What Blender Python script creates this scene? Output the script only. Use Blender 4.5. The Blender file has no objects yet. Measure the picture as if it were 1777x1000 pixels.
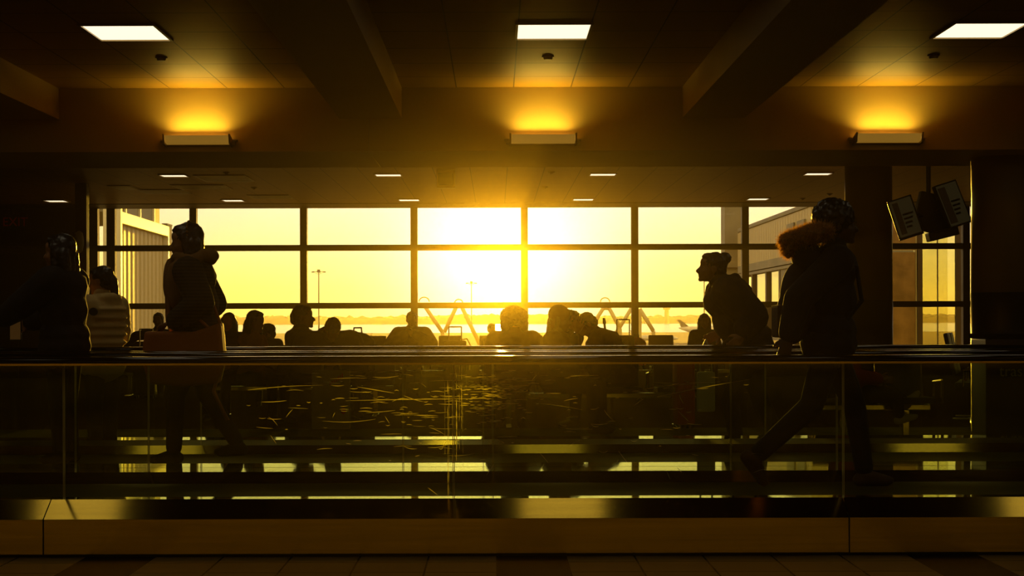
import bpy, bmesh, math, random
from mathutils import Vector, Matrix, Euler, noise
SC = bpy.context.scene
COL = SC.collection
rnd = random.Random(7)
R = math.radians

# ------------------------------------------------------------ camera
F = 3000.0          # focal length in pixels of the 1777 px wide frame
VX, VY = 860.0, 556.0
HC = 1.2            # eye height
ROLL = 0.0028
cd = bpy.data.cameras.new('camera')
cam = bpy.data.objects.new('camera', cd); COL.objects.link(cam)
cam.location = (0, 0, HC)
cam.rotation_euler = (Euler((R(90), 0, 0)).to_matrix() @ Matrix.Rotation(-ROLL, 3, 'Z')).to_euler()
cd.sensor_width = 36.0; cd.lens = 36.0 * F / 1777.0
cd.shift_x = (888.5 - VX) / 1777.0; cd.shift_y = (VY - 500.0) / 1777.0
cd.clip_end = 6000; cd.clip_start = 0.05
SC.camera = cam

# ------------------------------------------------------------ colour management, cycles light settings
SC.view_settings.view_transform = 'Standard'; SC.view_settings.look = 'None'
SC.view_settings.gamma = 1.0; SC.view_settings.use_curve_mapping = False
SC.view_settings.exposure = 0.0
cy = SC.cycles
cy.use_denoising = True; cy.max_bounces = 10; cy.diffuse_bounces = 3; cy.glossy_bounces = 5
cy.transparent_max_bounces = 24; cy.transmission_bounces = 4; cy.volume_bounces = 0
cy.sample_clamp_indirect = 4.0; cy.caustics_reflective = False; cy.caustics_refractive = False

# ------------------------------------------------------------ sky
SUN_EL, SUN_AZ = R(1.85), R(0.27)       # above the horizon, to the right of straight ahead
sun_dir = Vector((math.sin(SUN_AZ) * math.cos(SUN_EL), math.cos(SUN_AZ) * math.cos(SUN_EL), math.sin(SUN_EL)))
w = bpy.data.worlds.new('sunset_sky'); SC.world = w; w.use_nodes = True
nt = w.node_tree; nt.nodes.clear()
def N(t, tree=None, **kw):
    n = (tree or nt).nodes.new(t)
    for k, v in kw.items(): setattr(n, k, v)
    return n
def L(a, b, tree=None): (tree or nt).links.new(a, b)
geo = N('ShaderNodeTexCoord')
sep = N('ShaderNodeSeparateXYZ'); L(geo.outputs['Generated'], sep.inputs[0])
mr = N('ShaderNodeMapRange'); L(sep.outputs['Z'], mr.inputs[0])
mr.inputs[1].default_value = -0.02; mr.inputs[2].default_value = 0.5
ramp = N('ShaderNodeValToRGB'); L(mr.outputs[0], ramp.inputs[0])
els = ramp.color_ramp.elements
def zpos(z): return (z + 0.02) / 0.52
els[0].position = zpos(-0.005); els[0].color = (1.00, 0.66, 0.09, 1)
els[1].position = zpos(0.018); els[1].color = (1.15, 0.84, 0.17, 1)
for z, c in ((0.035, (1.25, 0.94, 0.31)), (0.068, (1.35, 1.0, 0.60)), (0.13, (1.2, 0.85, 0.5)), (0.45, (0.9, 0.68, 0.32))):
    e = els.new(zpos(z)); e.color = (*c, 1)
dot = N('ShaderNodeVectorMath', operation='DOT_PRODUCT'); L(geo.outputs['Generated'], dot.inputs[0]); dot.inputs[1].default_value = sun_dir
mx = N('ShaderNodeMath', operation='MAXIMUM'); L(dot.outputs['Value'], mx.inputs[0]); mx.inputs[1].default_value = 0.0
def glow(power, col):
    p = N('ShaderNodeMath', operation='POWER'); L(mx.outputs[0], p.inputs[0]); p.inputs[1].default_value = power
    v = N('ShaderNodeVectorMath', operation='SCALE'); v.inputs[0].default_value = col; L(p.outputs[0], v.inputs['Scale'])
    return v
g1 = glow(900, (2.5, 2.0, 1.3)); g2 = glow(110, (0.5, 0.38, 0.22))
a1 = N('ShaderNodeVectorMath', operation='ADD'); L(g1.outputs[0], a1.inputs[0]); L(g2.outputs[0], a1.inputs[1])
a2 = N('ShaderNodeVectorMath', operation='ADD'); L(a1.outputs[0], a2.inputs[0]); L(ramp.outputs[0], a2.inputs[1])
bg = N('ShaderNodeBackground'); L(a2.outputs[0], bg.inputs[0]); bg.inputs[1].default_value = 1.22
wo = N('ShaderNodeOutputWorld'); L(bg.outputs[0], wo.inputs[0])

# ------------------------------------------------------------ sun
sd = bpy.data.lights.new('sun', 'SUN'); sd.energy = 9.0; sd.color = (1.0, 0.54, 0.04); sd.angle = R(0.6)
sun = bpy.data.objects.new('sun', sd); COL.objects.link(sun)
sun.rotation_euler = sun_dir.to_track_quat('Z', 'Y').to_euler()
HAZE = 1.25e-4       # scattering per metre of the hall haze added for the lens glow
HAZE_ABS = 0.010
HAZE_G = 0.97

# ------------------------------------------------------------ helpers: pixels to place, materials
def P(px, py, D):
    dx, dy = px - VX, py - VY
    x, y = dx - dy * ROLL, dy + dx * ROLL
    return Vector((x * D / F, D, HC - y * D / F))

def mat(name, col, rough=0.6, metal=0.0, emit=None, estr=1.0, spec=0.5, sheen=0.0, var=0.0, vscale=8.0, vstretch=(1, 1, 1), bump=0.0, bscale=40.0, trans=0.0):
    m = bpy.data.materials.new(name); m.use_nodes = True
    t = m.node_tree; b = t.nodes['Principled BSDF']
    b.inputs['Base Color'].default_value = (*col, 1); b.inputs['Roughness'].default_value = rough
    b.inputs['Metallic'].default_value = metal; b.inputs['Specular IOR Level'].default_value = spec
    if sheen: b.inputs['Sheen Weight'].default_value = sheen
    if emit: b.inputs['Emission Color'].default_value = (*emit, 1); b.inputs['Emission Strength'].default_value = estr
    tc = N('ShaderNodeTexCoord', t); mp = N('ShaderNodeMapping', t); L(tc.outputs['Object'], mp.inputs[0], t)
    mp.inputs['Scale'].default_value = vstretch
    if var:
        n = N('ShaderNodeTexNoise', t); n.inputs['Scale'].default_value = vscale; n.inputs['Detail'].default_value = 4
        L(mp.outputs[0], n.inputs['Vector'], t)
        r = N('ShaderNodeValToRGB', t); L(n.outputs['Fac'], r.inputs[0], t)
        r.color_ramp.elements[0].position = 0.3; r.color_ramp.elements[1].position = 0.7
        r.color_ramp.elements[0].color = (*[c * (1 - var) for c in col], 1)
        r.color_ramp.elements[1].color = (*[min(1, c * (1 + var)) for c in col], 1)
        L(r.outputs[0], b.inputs['Base Color'], t)
    if bump:
        n = N('ShaderNodeTexNoise', t); n.inputs['Scale'].default_value = bscale; L(mp.outputs[0], n.inputs['Vector'], t)
        bp = N('ShaderNodeBump', t); bp.inputs['Strength'].default_value = bump; bp.inputs['Distance'].default_value = 0.01
        L(n.outputs['Fac'], bp.inputs['Height'], t); L(bp.outputs[0], b.inputs['Normal'], t)
    return m

def glass_mat(name, tint, refl=0.05, rough=0.0):
    m = bpy.data.materials.new(name); m.use_nodes = True; t = m.node_tree; t.nodes.clear()
    o = N('ShaderNodeOutputMaterial', t); mix = N('ShaderNodeMixShader', t)
    tr = N('ShaderNodeBsdfTransparent', t); tr.inputs[0].default_value = (*tint, 1)
    gl = N('ShaderNodeBsdfGlossy', t); gl.inputs['Roughness'].default_value = rough
    lw = N('ShaderNodeFresnel', t); lw.inputs['IOR'].default_value = 1.45
    mu = N('ShaderNodeMath', t, operation='MULTIPLY'); L(lw.outputs[0], mu.inputs[0], t); mu.inputs[1].default_value = refl / 0.034
    L(mu.outputs[0], mix.inputs[0], t); L(tr.outputs[0], mix.inputs[1], t); L(gl.outputs[0], mix.inputs[2], t); L(mix.outputs[0], o.inputs[0], t)
    return m

M = {}
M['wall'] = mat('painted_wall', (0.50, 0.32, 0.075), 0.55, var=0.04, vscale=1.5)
M['white'] = mat('white_paint', (0.75, 0.68, 0.45), 0.4)
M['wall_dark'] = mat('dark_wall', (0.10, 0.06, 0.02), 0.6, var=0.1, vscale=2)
M['steel'] = mat('brushed_steel', (0.72, 0.60, 0.08), 0.22, 1.0, var=0.12, vscale=3, vstretch=(0.4, 1, 14), bump=0.03, bscale=1.6)
M['steel_bright'] = mat('polished_steel', (0.34, 0.22, 0.02), 0.13, 1.0, var=0.06, vscale=4, vstretch=(0.3, 8, 8))
M['steel_mirror'] = mat('mirror_steel', (0.80, 0.80, 0.46), 0.035, 1.0, var=0.03, vscale=3)
M['pallet'] = mat('ribbed_pallet', (0.16, 0.17, 0.05), 0.35, 0.8)
M['rubber'] = mat('handrail_rubber', (0.015, 0.008, 0.004), 0.07, spec=1.0)
M['black'] = mat('black_plastic', (0.02, 0.014, 0.008), 0.4)
M['frame'] = mat('window_frame_metal', (0.07, 0.038, 0.012), 0.5, 0.2)
M['carpet'] = mat('dark_carpet', (0.02, 0.012, 0.005), 1.0, spec=0.0, var=0.3, vscale=60)
M['lamp'] = mat('lamp_diffuser', (0.9, 0.85, 0.7), 0.5, emit=(1.0, 0.85, 0.56), estr=1.65)
M['lamp_lens'] = mat('uplight_lens', (0.8, 0.6, 0.3), 0.5, emit=(1.0, 0.50, 0.06), estr=0.22)
M['tube'] = mat('uplight_tube', (0.9, 0.8, 0.6), 0.5, emit=(1.0, 0.60, 0.12), estr=6.0)
M['fixture'] = mat('fixture_metal', (0.35, 0.24, 0.1), 0.4, 0.4)
M['glass_window'] = glass_mat('window_glass', (0.97, 0.97, 0.95), 0.03)
M['glass_rail'] = glass_mat('balustrade_glass', (0.92, 0.94, 0.82), 0.02)
M['glass_edge'] = mat('glass_edge', (0.65, 0.55, 0.15), 0.25, spec=0.8, trans=0.5)
M['seat'] = mat('seat_vinyl', (0.045, 0.028, 0.015), 0.45)
M['chrome'] = mat('chrome', (0.7, 0.62, 0.45), 0.15, 1.0)

def slat_mat(name, base, pitch, rough):
    # metal ceiling panels: fine slots running across the hall and panel joints along it
    m = bpy.data.materials.new(name); m.use_nodes = True; t = m.node_tree; b = t.nodes['Principled BSDF']
    b.inputs['Roughness'].default_value = rough; b.inputs['Specular IOR Level'].default_value = 0.3; b.inputs['Metallic'].default_value = 0.3
    tc = N('ShaderNodeTexCoord', t); s = N('ShaderNodeSeparateXYZ', t); L(tc.outputs['Object'], s.inputs[0], t)
    def line(sock, pitch, off, width):
        a = N('ShaderNodeMath', t, operation='ADD'); L(sock, a.inputs[0], t); a.inputs[1].default_value = 1000 * pitch - off
        mo = N('ShaderNodeMath', t, operation='MODULO'); L(a.outputs[0], mo.inputs[0], t); mo.inputs[1].default_value = pitch
        lt = N('ShaderNodeMath', t, operation='LESS_THAN'); L(mo.outputs[0], lt.inputs[0], t); lt.inputs[1].default_value = width
        return lt.outputs[0]
    l1 = line(s.outputs['X'], 0.590, 0.166 + 0.02, 0.012)
    l2 = line(s.outputs['Y'], 0.89, 0.1, 0.02)
    l3 = line(s.outputs['Y'], 0.045, 0.0, 0.014)
    mxx = N('ShaderNodeMath', t, operation='MAXIMUM'); L(l1, mxx.inputs[0], t); L(l2, mxx.inputs[1], t)
    ml = N('ShaderNodeMath', t, operation='MULTIPLY'); L(l3, ml.inputs[0], t); ml.inputs[1].default_value = 0.22
    mm = N('ShaderNodeMath', t, operation='MAXIMUM'); L(mxx.outputs[0], mm.inputs[0], t); L(ml.outputs[0], mm.inputs[1], t)
    mc = N('ShaderNodeMix', t, data_type='RGBA'); L(mm.outputs[0], mc.inputs[0], t)
    mc.inputs[6].default_value = (*base, 1); mc.inputs[7].default_value = (base[0] * .25, base[1] * .22, base[2] * .2, 1)
    L(mc.outputs[2], b.inputs['Base Color'], t)
    return m
M['ceiling'] = slat_mat('ceiling_panels', (0.44, 0.24, 0.03), 0.59, 0.5)

def tile_mat():
    m = bpy.data.materials.new('floor_tiles'); m.use_nodes = True; t = m.node_tree; b = t.nodes['Principled BSDF']
    tc = N('ShaderNodeTexCoord', t); s = N('ShaderNodeSeparateXYZ', t); L(tc.outputs['Object'], s.inputs[0], t)
    def frac(sock, pitch, off):
        a = N('ShaderNodeMath', t, operation='ADD'); L(sock, a.inputs[0], t); a.inputs[1].default_value = 300 * pitch - off
        mo = N('ShaderNodeMath', t, operation='MODULO'); L(a.outputs[0], mo.inputs[0], t); mo.inputs[1].default_value = pitch
        return mo.outputs[0]
    def less(sock, v):
        lt = N('ShaderNodeMath', t, operation='LESS_THAN'); L(sock, lt.inputs[0], t); lt.inputs[1].default_value = v; return lt.outputs[0]
    jx = less(frac(s.outputs['X'], 0.348, 0.0), 0.010); jy = less(frac(s.outputs['Y'], 0.348, 0.22), 0.012)
    j = N('ShaderNodeMath', t, operation='MAXIMUM'); L(jx, j.inputs[0], t); L(jy, j.inputs[1], t)
    dk = less(frac(s.outputs['X'], 2.088, 0.0), 0.348)
    n = N('ShaderNodeTexNoise', t); n.inputs['Scale'].default_value = 2.5; L(tc.outputs['Object'], n.inputs['Vector'], t)
    c0 = N('ShaderNodeMix', t, data_type='RGBA'); L(n.outputs['Fac'], c0.inputs[0], t)
    c0.inputs[6].default_value = (0.40, 0.24, 0.06, 1); c0.inputs[7].default_value = (0.52, 0.32, 0.08, 1)
    c1 = N('ShaderNodeMix', t, data_type='RGBA'); L(dk, c1.inputs[0], t); L(c0.outputs[2], c1.inputs[6], t); c1.inputs[7].default_value = (0.035, 0.02, 0.008, 1)
    c2 = N('ShaderNodeMix', t, data_type='RGBA'); L(j.outputs[0], c2.inputs[0], t); L(c1.outputs[2], c2.inputs[6], t); c2.inputs[7].default_value = (0.02, 0.012, 0.005, 1)
    L(c2.outputs[2], b.inputs['Base Color'], t)
    b.inputs['Roughness'].default_value = 0.22
    return m
M['tiles'] = tile_mat()

# ------------------------------------------------------------ helpers: meshes
def link(name, me, m=None, parent=None):
    o = bpy.data.objects.new(name, me); COL.objects.link(o)
    if m is not None: me.materials.append(m)
    if parent is not None: o.parent = parent
    return o
def tag(o, label, cat, group=None, kind=None):
    o['label'] = label; o['category'] = cat
    if group: o['group'] = group
    if kind: o['kind'] = kind
    return o
def thing(name, label, cat, loc=(0, 0, 0), rz=0.0, group=None):
    o = bpy.data.objects.new(name, None); COL.objects.link(o); o.location = loc; o.rotation_euler = (0, 0, rz)
    o.empty_display_size = 0.1
    return tag(o, label, cat, group)
class MB:
    """collects shapes into one mesh"""
    def __init__(s): s.bm = bmesh.new()
    def box(s, a, b, bev=0.0, rot=None, piv=None):
        a, b = Vector(a), Vector(b); c = (a + b) / 2; d = b - a
        r = bmesh.ops.create_cube(s.bm, size=1.0)
        vs = r['verts']
        for v in vs: v.co = Vector((v.co.x * d.x, v.co.y * d.y, v.co.z * d.z))
        if bev:
            es = list({e for v in vs for e in v.link_edges})
            rb = bmesh.ops.bevel(s.bm, geom=es, offset=bev, segments=2, affect='EDGES', profile=0.7)
            vs = list({v for f in rb['faces'] for v in f.verts} | {v for v in vs if v.is_valid})
            # bevel keeps every face of the cube connected to these
            seen = set(vs); st = list(vs)
            while st:
                v = st.pop()
                for e in v.link_edges:
                    o = e.other_vert(v)
                    if o not in seen: seen.add(o); st.append(o)
            vs = list(seen)
        for v in vs: v.co += c
        if rot is not None:
            pv = Vector(piv) if piv is not None else c
            for v in vs: v.co = rot @ (v.co - pv) + pv
        return s
    def tube(s, a, b, ra, rb=None, seg=12, caps=True):
        a, b = Vector(a), Vector(b); rb = ra if rb is None else rb
        d = b - a; q = d.to_track_quat('Z', 'Y')
        r1 = [s.bm.verts.new(a + q @ Vector((ra * math.cos(2 * math.pi * k / seg), ra * math.sin(2 * math.pi * k / seg), 0))) for k in range(seg)]
        r2 = [s.bm.verts.new(b + q @ Vector((rb * math.cos(2 * math.pi * k / seg), rb * math.sin(2 * math.pi * k / seg), 0))) for k in range(seg)]
        for k in range(seg): s.bm.faces.new((r1[k], r1[(k + 1) % seg], r2[(k + 1) % seg], r2[k]))
        if caps: s.bm.faces.new(r1[::-1]); s.bm.faces.new(r2)
        return s
    def path(s, pts, r, seg=10):
        for a, b in zip(pts[:-1], pts[1:]): s.tube(a, b, r, r, seg)
        for p in pts[1:-1]: s.ell(p, (r, r, r), sub=1)
        return s
    def ell(s, c, rad, rot=None, sub=2, jag=0.0, js=9.0):
        r = bmesh.ops.create_icosphere(s.bm, subdivisions=sub, radius=1.0)
        for v in r['verts']:
            k = 1.0 + (noise.noise(v.co * js + Vector(c)) * jag if jag else 0)
            p = Vector((v.co.x * rad[0], v.co.y * rad[1], v.co.z * rad[2])) * k
            if rot is not None: p = rot @ p
            v.co = p + Vector(c)
        return s
    def quad(s, pts):
        s.bm.faces.new([s.bm.verts.new(p) for p in pts]); return s
    def prism(s, prof, axis, a, b):
        """profile of (u, v) swept along axis 'x' from a to b: u -> y, v -> z"""
        def co(t, p): return Vector((t, p[0], p[1])) if axis == 'x' else Vector((p[0], t, p[1]))
        v1 = [s.bm.verts.new(co(a, p)) for p in prof]; v2 = [s.bm.verts.new(co(b, p)) for p in prof]
        n = len(prof)
        for k in range(n): s.bm.faces.new((v1[k], v1[(k + 1) % n], v2[(k + 1) % n], v2[k]))
        s.bm.faces.new(v1[::-1]); s.bm.faces.new(v2)
        return s
    def build(s, name, m, parent=None, smooth=False):
        bmesh.ops.recalc_face_normals(s.bm, faces=s.bm.faces)
        me = bpy.data.meshes.new(name); s.bm.to_mesh(me); s.bm.free()
        if smooth:
            for p in me.polygons: p.use_smooth = True
        return link(name, me, m, parent)
def struct(o): o['kind'] = 'structure'; return o
def remeshed(mb, name, m, parent, voxel=0.012, smooth=3, disp=0.0, dscale=30.0):
    """fuse overlapping shapes into one continuous skin"""
    o = mb.build(name, None, None)
    md = o.modifiers.new('r', 'REMESH'); md.mode = 'VOXEL'; md.voxel_size = voxel; md.adaptivity = 0.0
    if smooth:
        sm = o.modifiers.new('s', 'SMOOTH'); sm.factor = 0.5; sm.iterations = smooth
    dg = bpy.context.evaluated_depsgraph_get(); dg.update()
    me = bpy.data.meshes.new_from_object(o.evaluated_get(dg))
    old = o.data; o.modifiers.clear(); o.data = me; bpy.data.meshes.remove(old)
    if disp:
        for v in me.vertices: v.co += v.normal * disp * (noise.noise(v.co * dscale) + 0.5 * noise.noise(v.co * dscale * 2.3))
    for p in me.polygons: p.use_smooth = True
    me.materials.clear(); me.materials.append(m); me.name = name
    if parent is not None: o.parent = parent
    return o

XL, XR, YB, YW, ZC = -12.2, 13.2, -6.0, 36.7, 3.6
Y_BEAM0, Y_BEAM1, Z_BEAM = 17.8, 19.7, 2.945

# ------------------------------------------------------------ the hall: floor, walls, ceiling
struct(MB().box((XL, YB, -0.2), (XR, 13.2, 0)).build('floor', M['tiles']))
M['tile_dark'] = mat('dark_floor_tiles', (0.16, 0.17, 0.03), 0.8, spec=0.0, var=0.2, vscale=3)
struct(MB().box((XL, 13.2, -0.2), (XR, 19.2, 0)).build('floor', M['tile_dark']))
struct(MB().box((XL, 19.2, -0.2), (XR, YW + 0.1, -0.001)).build('floor', M['carpet']))
struct(MB().box((XL, YB, ZC), (XR, YW + 0.1, ZC + 0.2)).build('ceiling', M['ceiling']))
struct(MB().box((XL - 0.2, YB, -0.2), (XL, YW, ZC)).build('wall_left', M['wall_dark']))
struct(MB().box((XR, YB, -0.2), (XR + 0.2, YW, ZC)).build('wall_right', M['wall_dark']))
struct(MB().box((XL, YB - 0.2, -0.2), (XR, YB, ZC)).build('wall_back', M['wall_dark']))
# bulkhead across the hall with its joint line
struct(MB().box((XL, Y_BEAM0, Z_BEAM), (-1.305, Y_BEAM1, ZC), 0).box((-1.297, Y_BEAM0, Z_BEAM), (XR, Y_BEAM1, ZC)).build('trim_1', M['wall']))
struct(MB().box((XL, Y_BEAM1, Z_BEAM + 0.03), (XR, Y_BEAM1 + 0.03, Z_BEAM + 0.055)).build('trim_2', M['chrome']))
# beams that run along the hall
k = 3
for i in range(-3, 4):
    x1 = -0.96 + 3.53 * i
    if x1 - 0.64 < XL or x1 > XR: continue
    struct(MB().box((x1 - 0.64, YB, 3.28), (x1, Y_BEAM0, ZC)).build('trim_%d' % k, M['wall'])); k += 1
# window wall: head trim, sill and the solid wall on the left
struct(MB().box((XL, 35.3, ZC - 0.012), (XR, YW, ZC)).build('trim_%d' % k, M['frame'])); k += 1
WX0 = P(195, 500, YW).x; MX0 = P(336, 500, YW).x; MP = (P(1293, 500, YW).x - MX0) / 5
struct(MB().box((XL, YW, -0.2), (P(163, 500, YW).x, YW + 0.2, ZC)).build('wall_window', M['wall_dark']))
struct(MB().box((P(163, 500, YW).x, YW - 0.02, 0), (XR, YW + 0.12, 0.34)).build('trim_%d' % k, M['frame'])); k += 1
struct(MB().box((WX0 - 0.1, YW - 0.1, 0.0), (WX0, YW + 0.12, ZC)).build('trim_%d' % k, M['frame'])); k += 1
# windows, one per bay
xs = [P(165, 500, YW).x, WX0] + [MX0 + MP * i for i in range(0, 9)]
xs = [x for x in xs if x < XR - 0.2] + [XR]
zb = [0.34, 1.2 + 26 * YW / F, 1.2 + 126.5 * YW / F, ZC]
n = 1
for a, b in zip(xs[:-1], xs[1:]):
    f = MB()
    hw = 0.073
    f.box((a - hw, YW - 0.08, 0.34), (a + hw, YW + 0.1, ZC))
    for z in zb[1:3]: f.box((a + hw, YW - 0.06, z - 0.062), (b - hw, YW + 0.08, z + 0.062))
    f.box((a + hw, YW - 0.04, 0.34), (b - hw, YW + 0.06, 0.40))
    o = struct(f.build('window_%d' % n, M['frame']))
    for z0, z1 in zip(zb[:-1], zb[1:]):
        MB().quad([(a + hw, YW, z0), (b - hw, YW, z0), (b - hw, YW, z1), (a + hw, YW, z1)]).build('pane', M['glass_window'], o)
    n += 1

# door and sign in the dark left end wall
dx0, dx1 = P(-30, 500, YW).x, P(95, 500, YW).x
d = struct(MB().box((dx0 - .1, YW - 0.06, 0), (dx0, YW, 2.75)).box((dx1, YW - 0.06, 0), (dx1 + .1, YW, 2.75)).box((dx0 - .1, YW - 0.06, 2.65), (dx1 + .1, YW, 2.78)).build('door_1', M['frame']))
MB().box((dx0, YW - 0.03, 0), ((dx0 + dx1) / 2 - .01, YW - .005, 2.65)).build('door_leaf', M['black'], d)
MB().box(((dx0 + dx1) / 2 + .01, YW - 0.03, 0), (dx1, YW - .005, 2.65)).build('door_leaf', M['black'], d)

def text(body, size, m, parent, loc, rot, name='lettering', ext=0.002, align='CENTER'):
    c = bpy.data.curves.new(name, 'FONT'); c.body = body; c.size = size; c.extrude = ext; c.align_x = align; c.align_y = 'CENTER'
    tmp = bpy.data.objects.new(name, c); COL.objects.link(tmp)
    dg = bpy.context.evaluated_depsgraph_get(); dg.update()
    me = bpy.data.meshes.new_from_object(tmp.evaluated_get(dg)); bpy.data.objects.remove(tmp)
    me.materials.clear(); o = link(name, me, m)
    o.parent = parent; o.location = loc; o.rotation_euler = rot
    return o
p = P(27, 386, YW - 0.35)
s = thing('exit_sign', 'dim red exit sign above the dark doors at the far left', 'sign', p)
MB().box((-0.24, -0.03, -0.17), (0.24, 0.03, 0.17), 0.01).tube((-.1, 0, .17), (-.1, 0, ZC - p.z), .008).tube((.1, 0, .17), (.1, 0, ZC - p.z), .008).build('housing', M['black'], s)
M['exit_red'] = mat('exit_letters', (0.3, 0.01, 0.0), 0.5, emit=(1.0, 0.02, 0.0), estr=0.010)
text('EXIT', 0.26, M['exit_red'], s, (0, -0.034, 0), (R(90), 0, 0))

# ------------------------------------------------------------ ceiling lamps
def ceiling_lamp(x, y, w_, d_, label, group):
    t = thing('ceiling_light', label, 'ceiling light', (x, y, ZC), 0, group)
    f = MB(); q = 0.022
    for a, b in (((-w_/2-q, -d_/2-q), (w_/2+q, -d_/2)), ((-w_/2-q, d_/2), (w_/2+q, d_/2+q)), ((-w_/2-q, -d_/2), (-w_/2, d_/2)), ((w_/2, -d_/2), (w_/2+q, d_/2))):
        f.box((a[0], a[1], -0.02), (b[0], b[1], 0.0))
    f.build('frame', M['fixture'], t)
    MB().box((-w_/2, -d_/2, -0.008), (w_/2, d_/2, -0.001)).build('diffuser', M['lamp'], t)
    return t
SX = 3.53
side = {-1: 'at the left', 0: 'in the middle', 1: 'at the right'}
for row, D in enumerate((14.31, 10.76, 7.2, 3.65)):
    for i in (-2, -1, 0, 1, 2):
        if row == 0 and abs(i) <= 1:
            lab = 'large square ceiling light %s of the hall, near the picture top' % side[i]; g = None
        else:
            lab = 'square ceiling light above and nearer than the framed view'; g = 'overhead lights out of the frame'
        ceiling_lamp(0.483 + SX * i, D, 0.585, 0.75, lab, g)
names1 = ['first', 'second', 'third', 'fourth']
for i, px in enumerate((302, 674, 1046, 1419)):
    ceiling_lamp(P(px, 302, 28.4).x, 28.4, 0.41, 0.42, '%s small recessed light from the left in the nearer row over the lounge' % names1[i], 'recessed lights of the nearer lounge row')
names2 = ['first', 'second', 'third', 'fourth', 'fifth']
for i, px in enumerate((98, 405, 710, 1012, 1315)):
    ceiling_lamp(P(px, 348, 34.3).x, 34.3, 0.39, 0.52, '%s small recessed light from the left in the row by the windows' % names2[i], 'recessed lights by the windows')

# wall uplights on the bulkhead
def uplight(px, label):
    x = P(px, 242, Y_BEAM0).x; z = 1.2 + (556 - 251) * Y_BEAM0 / F
    t = thing('wall_uplight', label, 'wall light', (x, Y_BEAM0, z), 0, 'uplights on the bulkhead')
    t['group'] = 'uplights on the bulkhead'
    h = 0.085
    MB().prism([(-0.03, 0.0), (-0.15, 0.015), (-0.19, h), (-0.182, h), (-0.145, 0.025), (-0.03, 0.012)], 'x', -0.325, 0.325).build('lens', M['lamp_lens'], t)
    MB().box((-0.335, -0.05, -0.004), (0.335, 0.0, 0.012)).box((-0.335, -0.012, 0.0), (0.335, 0.0, 0.05)).build('back_plate', M['fixture'], t)
    for s in (-1, 1):
        MB().prism([(0.0, -0.02), (-0.17, 0.0), (-0.205, h + 0.012), (0.0, 0.05)], 'x', s * 0.328, s * 0.345).build('end_bracket', M['fixture'], t)
        MB().box((min(s*0.345, s*0.395), -0.06, 0.035), (max(s*0.345, s*0.395), 0.0, 0.055), .004).box((min(s*0.345, s*0.375), -0.05, 0.0), (max(s*0.345, s*0.375), 0.0, 0.04), .004).build('mounting_lug', M['fixture'], t)
    MB().tube((-0.30, -0.085, 0.05), (0.30, -0.085, 0.05), 0.013).build('tube', M['tube'], t)
    ld = bpy.data.lights.new('uplight_lamp', 'AREA'); ld.shape = 'RECTANGLE'; ld.size = 0.56; ld.size_y = 0.05
    ld.energy = 8; ld.color = (1.0, 0.74, 0.12); ld.spread = R(150)
    lo = bpy.data.objects.new('uplight_lamp', ld); COL.objects.link(lo); lo.parent = t
    lo.location = (0, -0.11, 0.085); lo.rotation_euler = (R(190), 0, 0)
    return t
uplight(346, 'wall uplight on the left of the bulkhead washing the wall')
uplight(942, 'wall uplight in the middle of the bulkhead washing the wall')
uplight(1537, 'wall uplight on the right of the bulkhead washing the wall')
for i in (-2, 2): pass

# small round detectors and the loudspeaker box
for i, (px, lab) in enumerate(((280, 'small round smoke detector below the left large ceiling light'), (951, 'small round smoke detector below the middle large ceiling light'), (1620, 'small round smoke detector below the right large ceiling light'))):
    q = P(px, 97, 15.7)
    t = thing('smoke_detector', lab, 'detector', (q.x, 15.7, ZC), 0, 'round detectors under the front ceiling')
    MB().tube((0, 0, 0), (0, 0, -0.015), 0.055, 0.055, 20).build('base', M['fixture'], t)
    MB().tube((0, 0, -0.015), (0, 0, -0.035), 0.045, 0.035, 20).build('sensor_head', M['fixture'], t)
for px, py, lab in ((393, 299, 'tiny round ceiling sensor beside the first lounge light'), (441, 325, 'tiny round ceiling sensor between the left lounge lights'), (957, 298, 'tiny round ceiling sensor left of the third nearer lounge light'), (945, 324, 'tiny round ceiling sensor above the middle mullion'), (1440, 336, 'tiny round ceiling sensor above the tall walker'), (1393, 344, 'tiny round ceiling sensor by the right end of the window lights')):
    D = (ZC - HC) * F / (VY - py - (px - VX) * ROLL)
    q = P(px, py, D)
    t = thing('ceiling_sensor', lab, 'detector', (q.x, D, ZC)); MB().tube((0, 0, 0), (0, 0, -0.02), 0.06, 0.05, 16).build('sensor_cap', M['fixture'], t)
    MB().tube((0, 0, -0.02), (0, 0, -0.04), 0.03, 0.02, 12).build('sensor_tip', M['fixture'], t)
D = 27.5; q = P(774, 318, D)
t = thing('ceiling_speaker', 'small boxy speaker on the lounge ceiling near the sun glow', 'speaker', (q.x, D, ZC))
MB().box((-0.15, -0.11, -0.30), (0.15, 0.11, 0), 0.03).build('housing', M['fixture'], t)
MB().box((-0.12, -0.118, -0.26), (0.12, -0.108, -0.06), 0.004).build('grille', M['black'], t)
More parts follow.
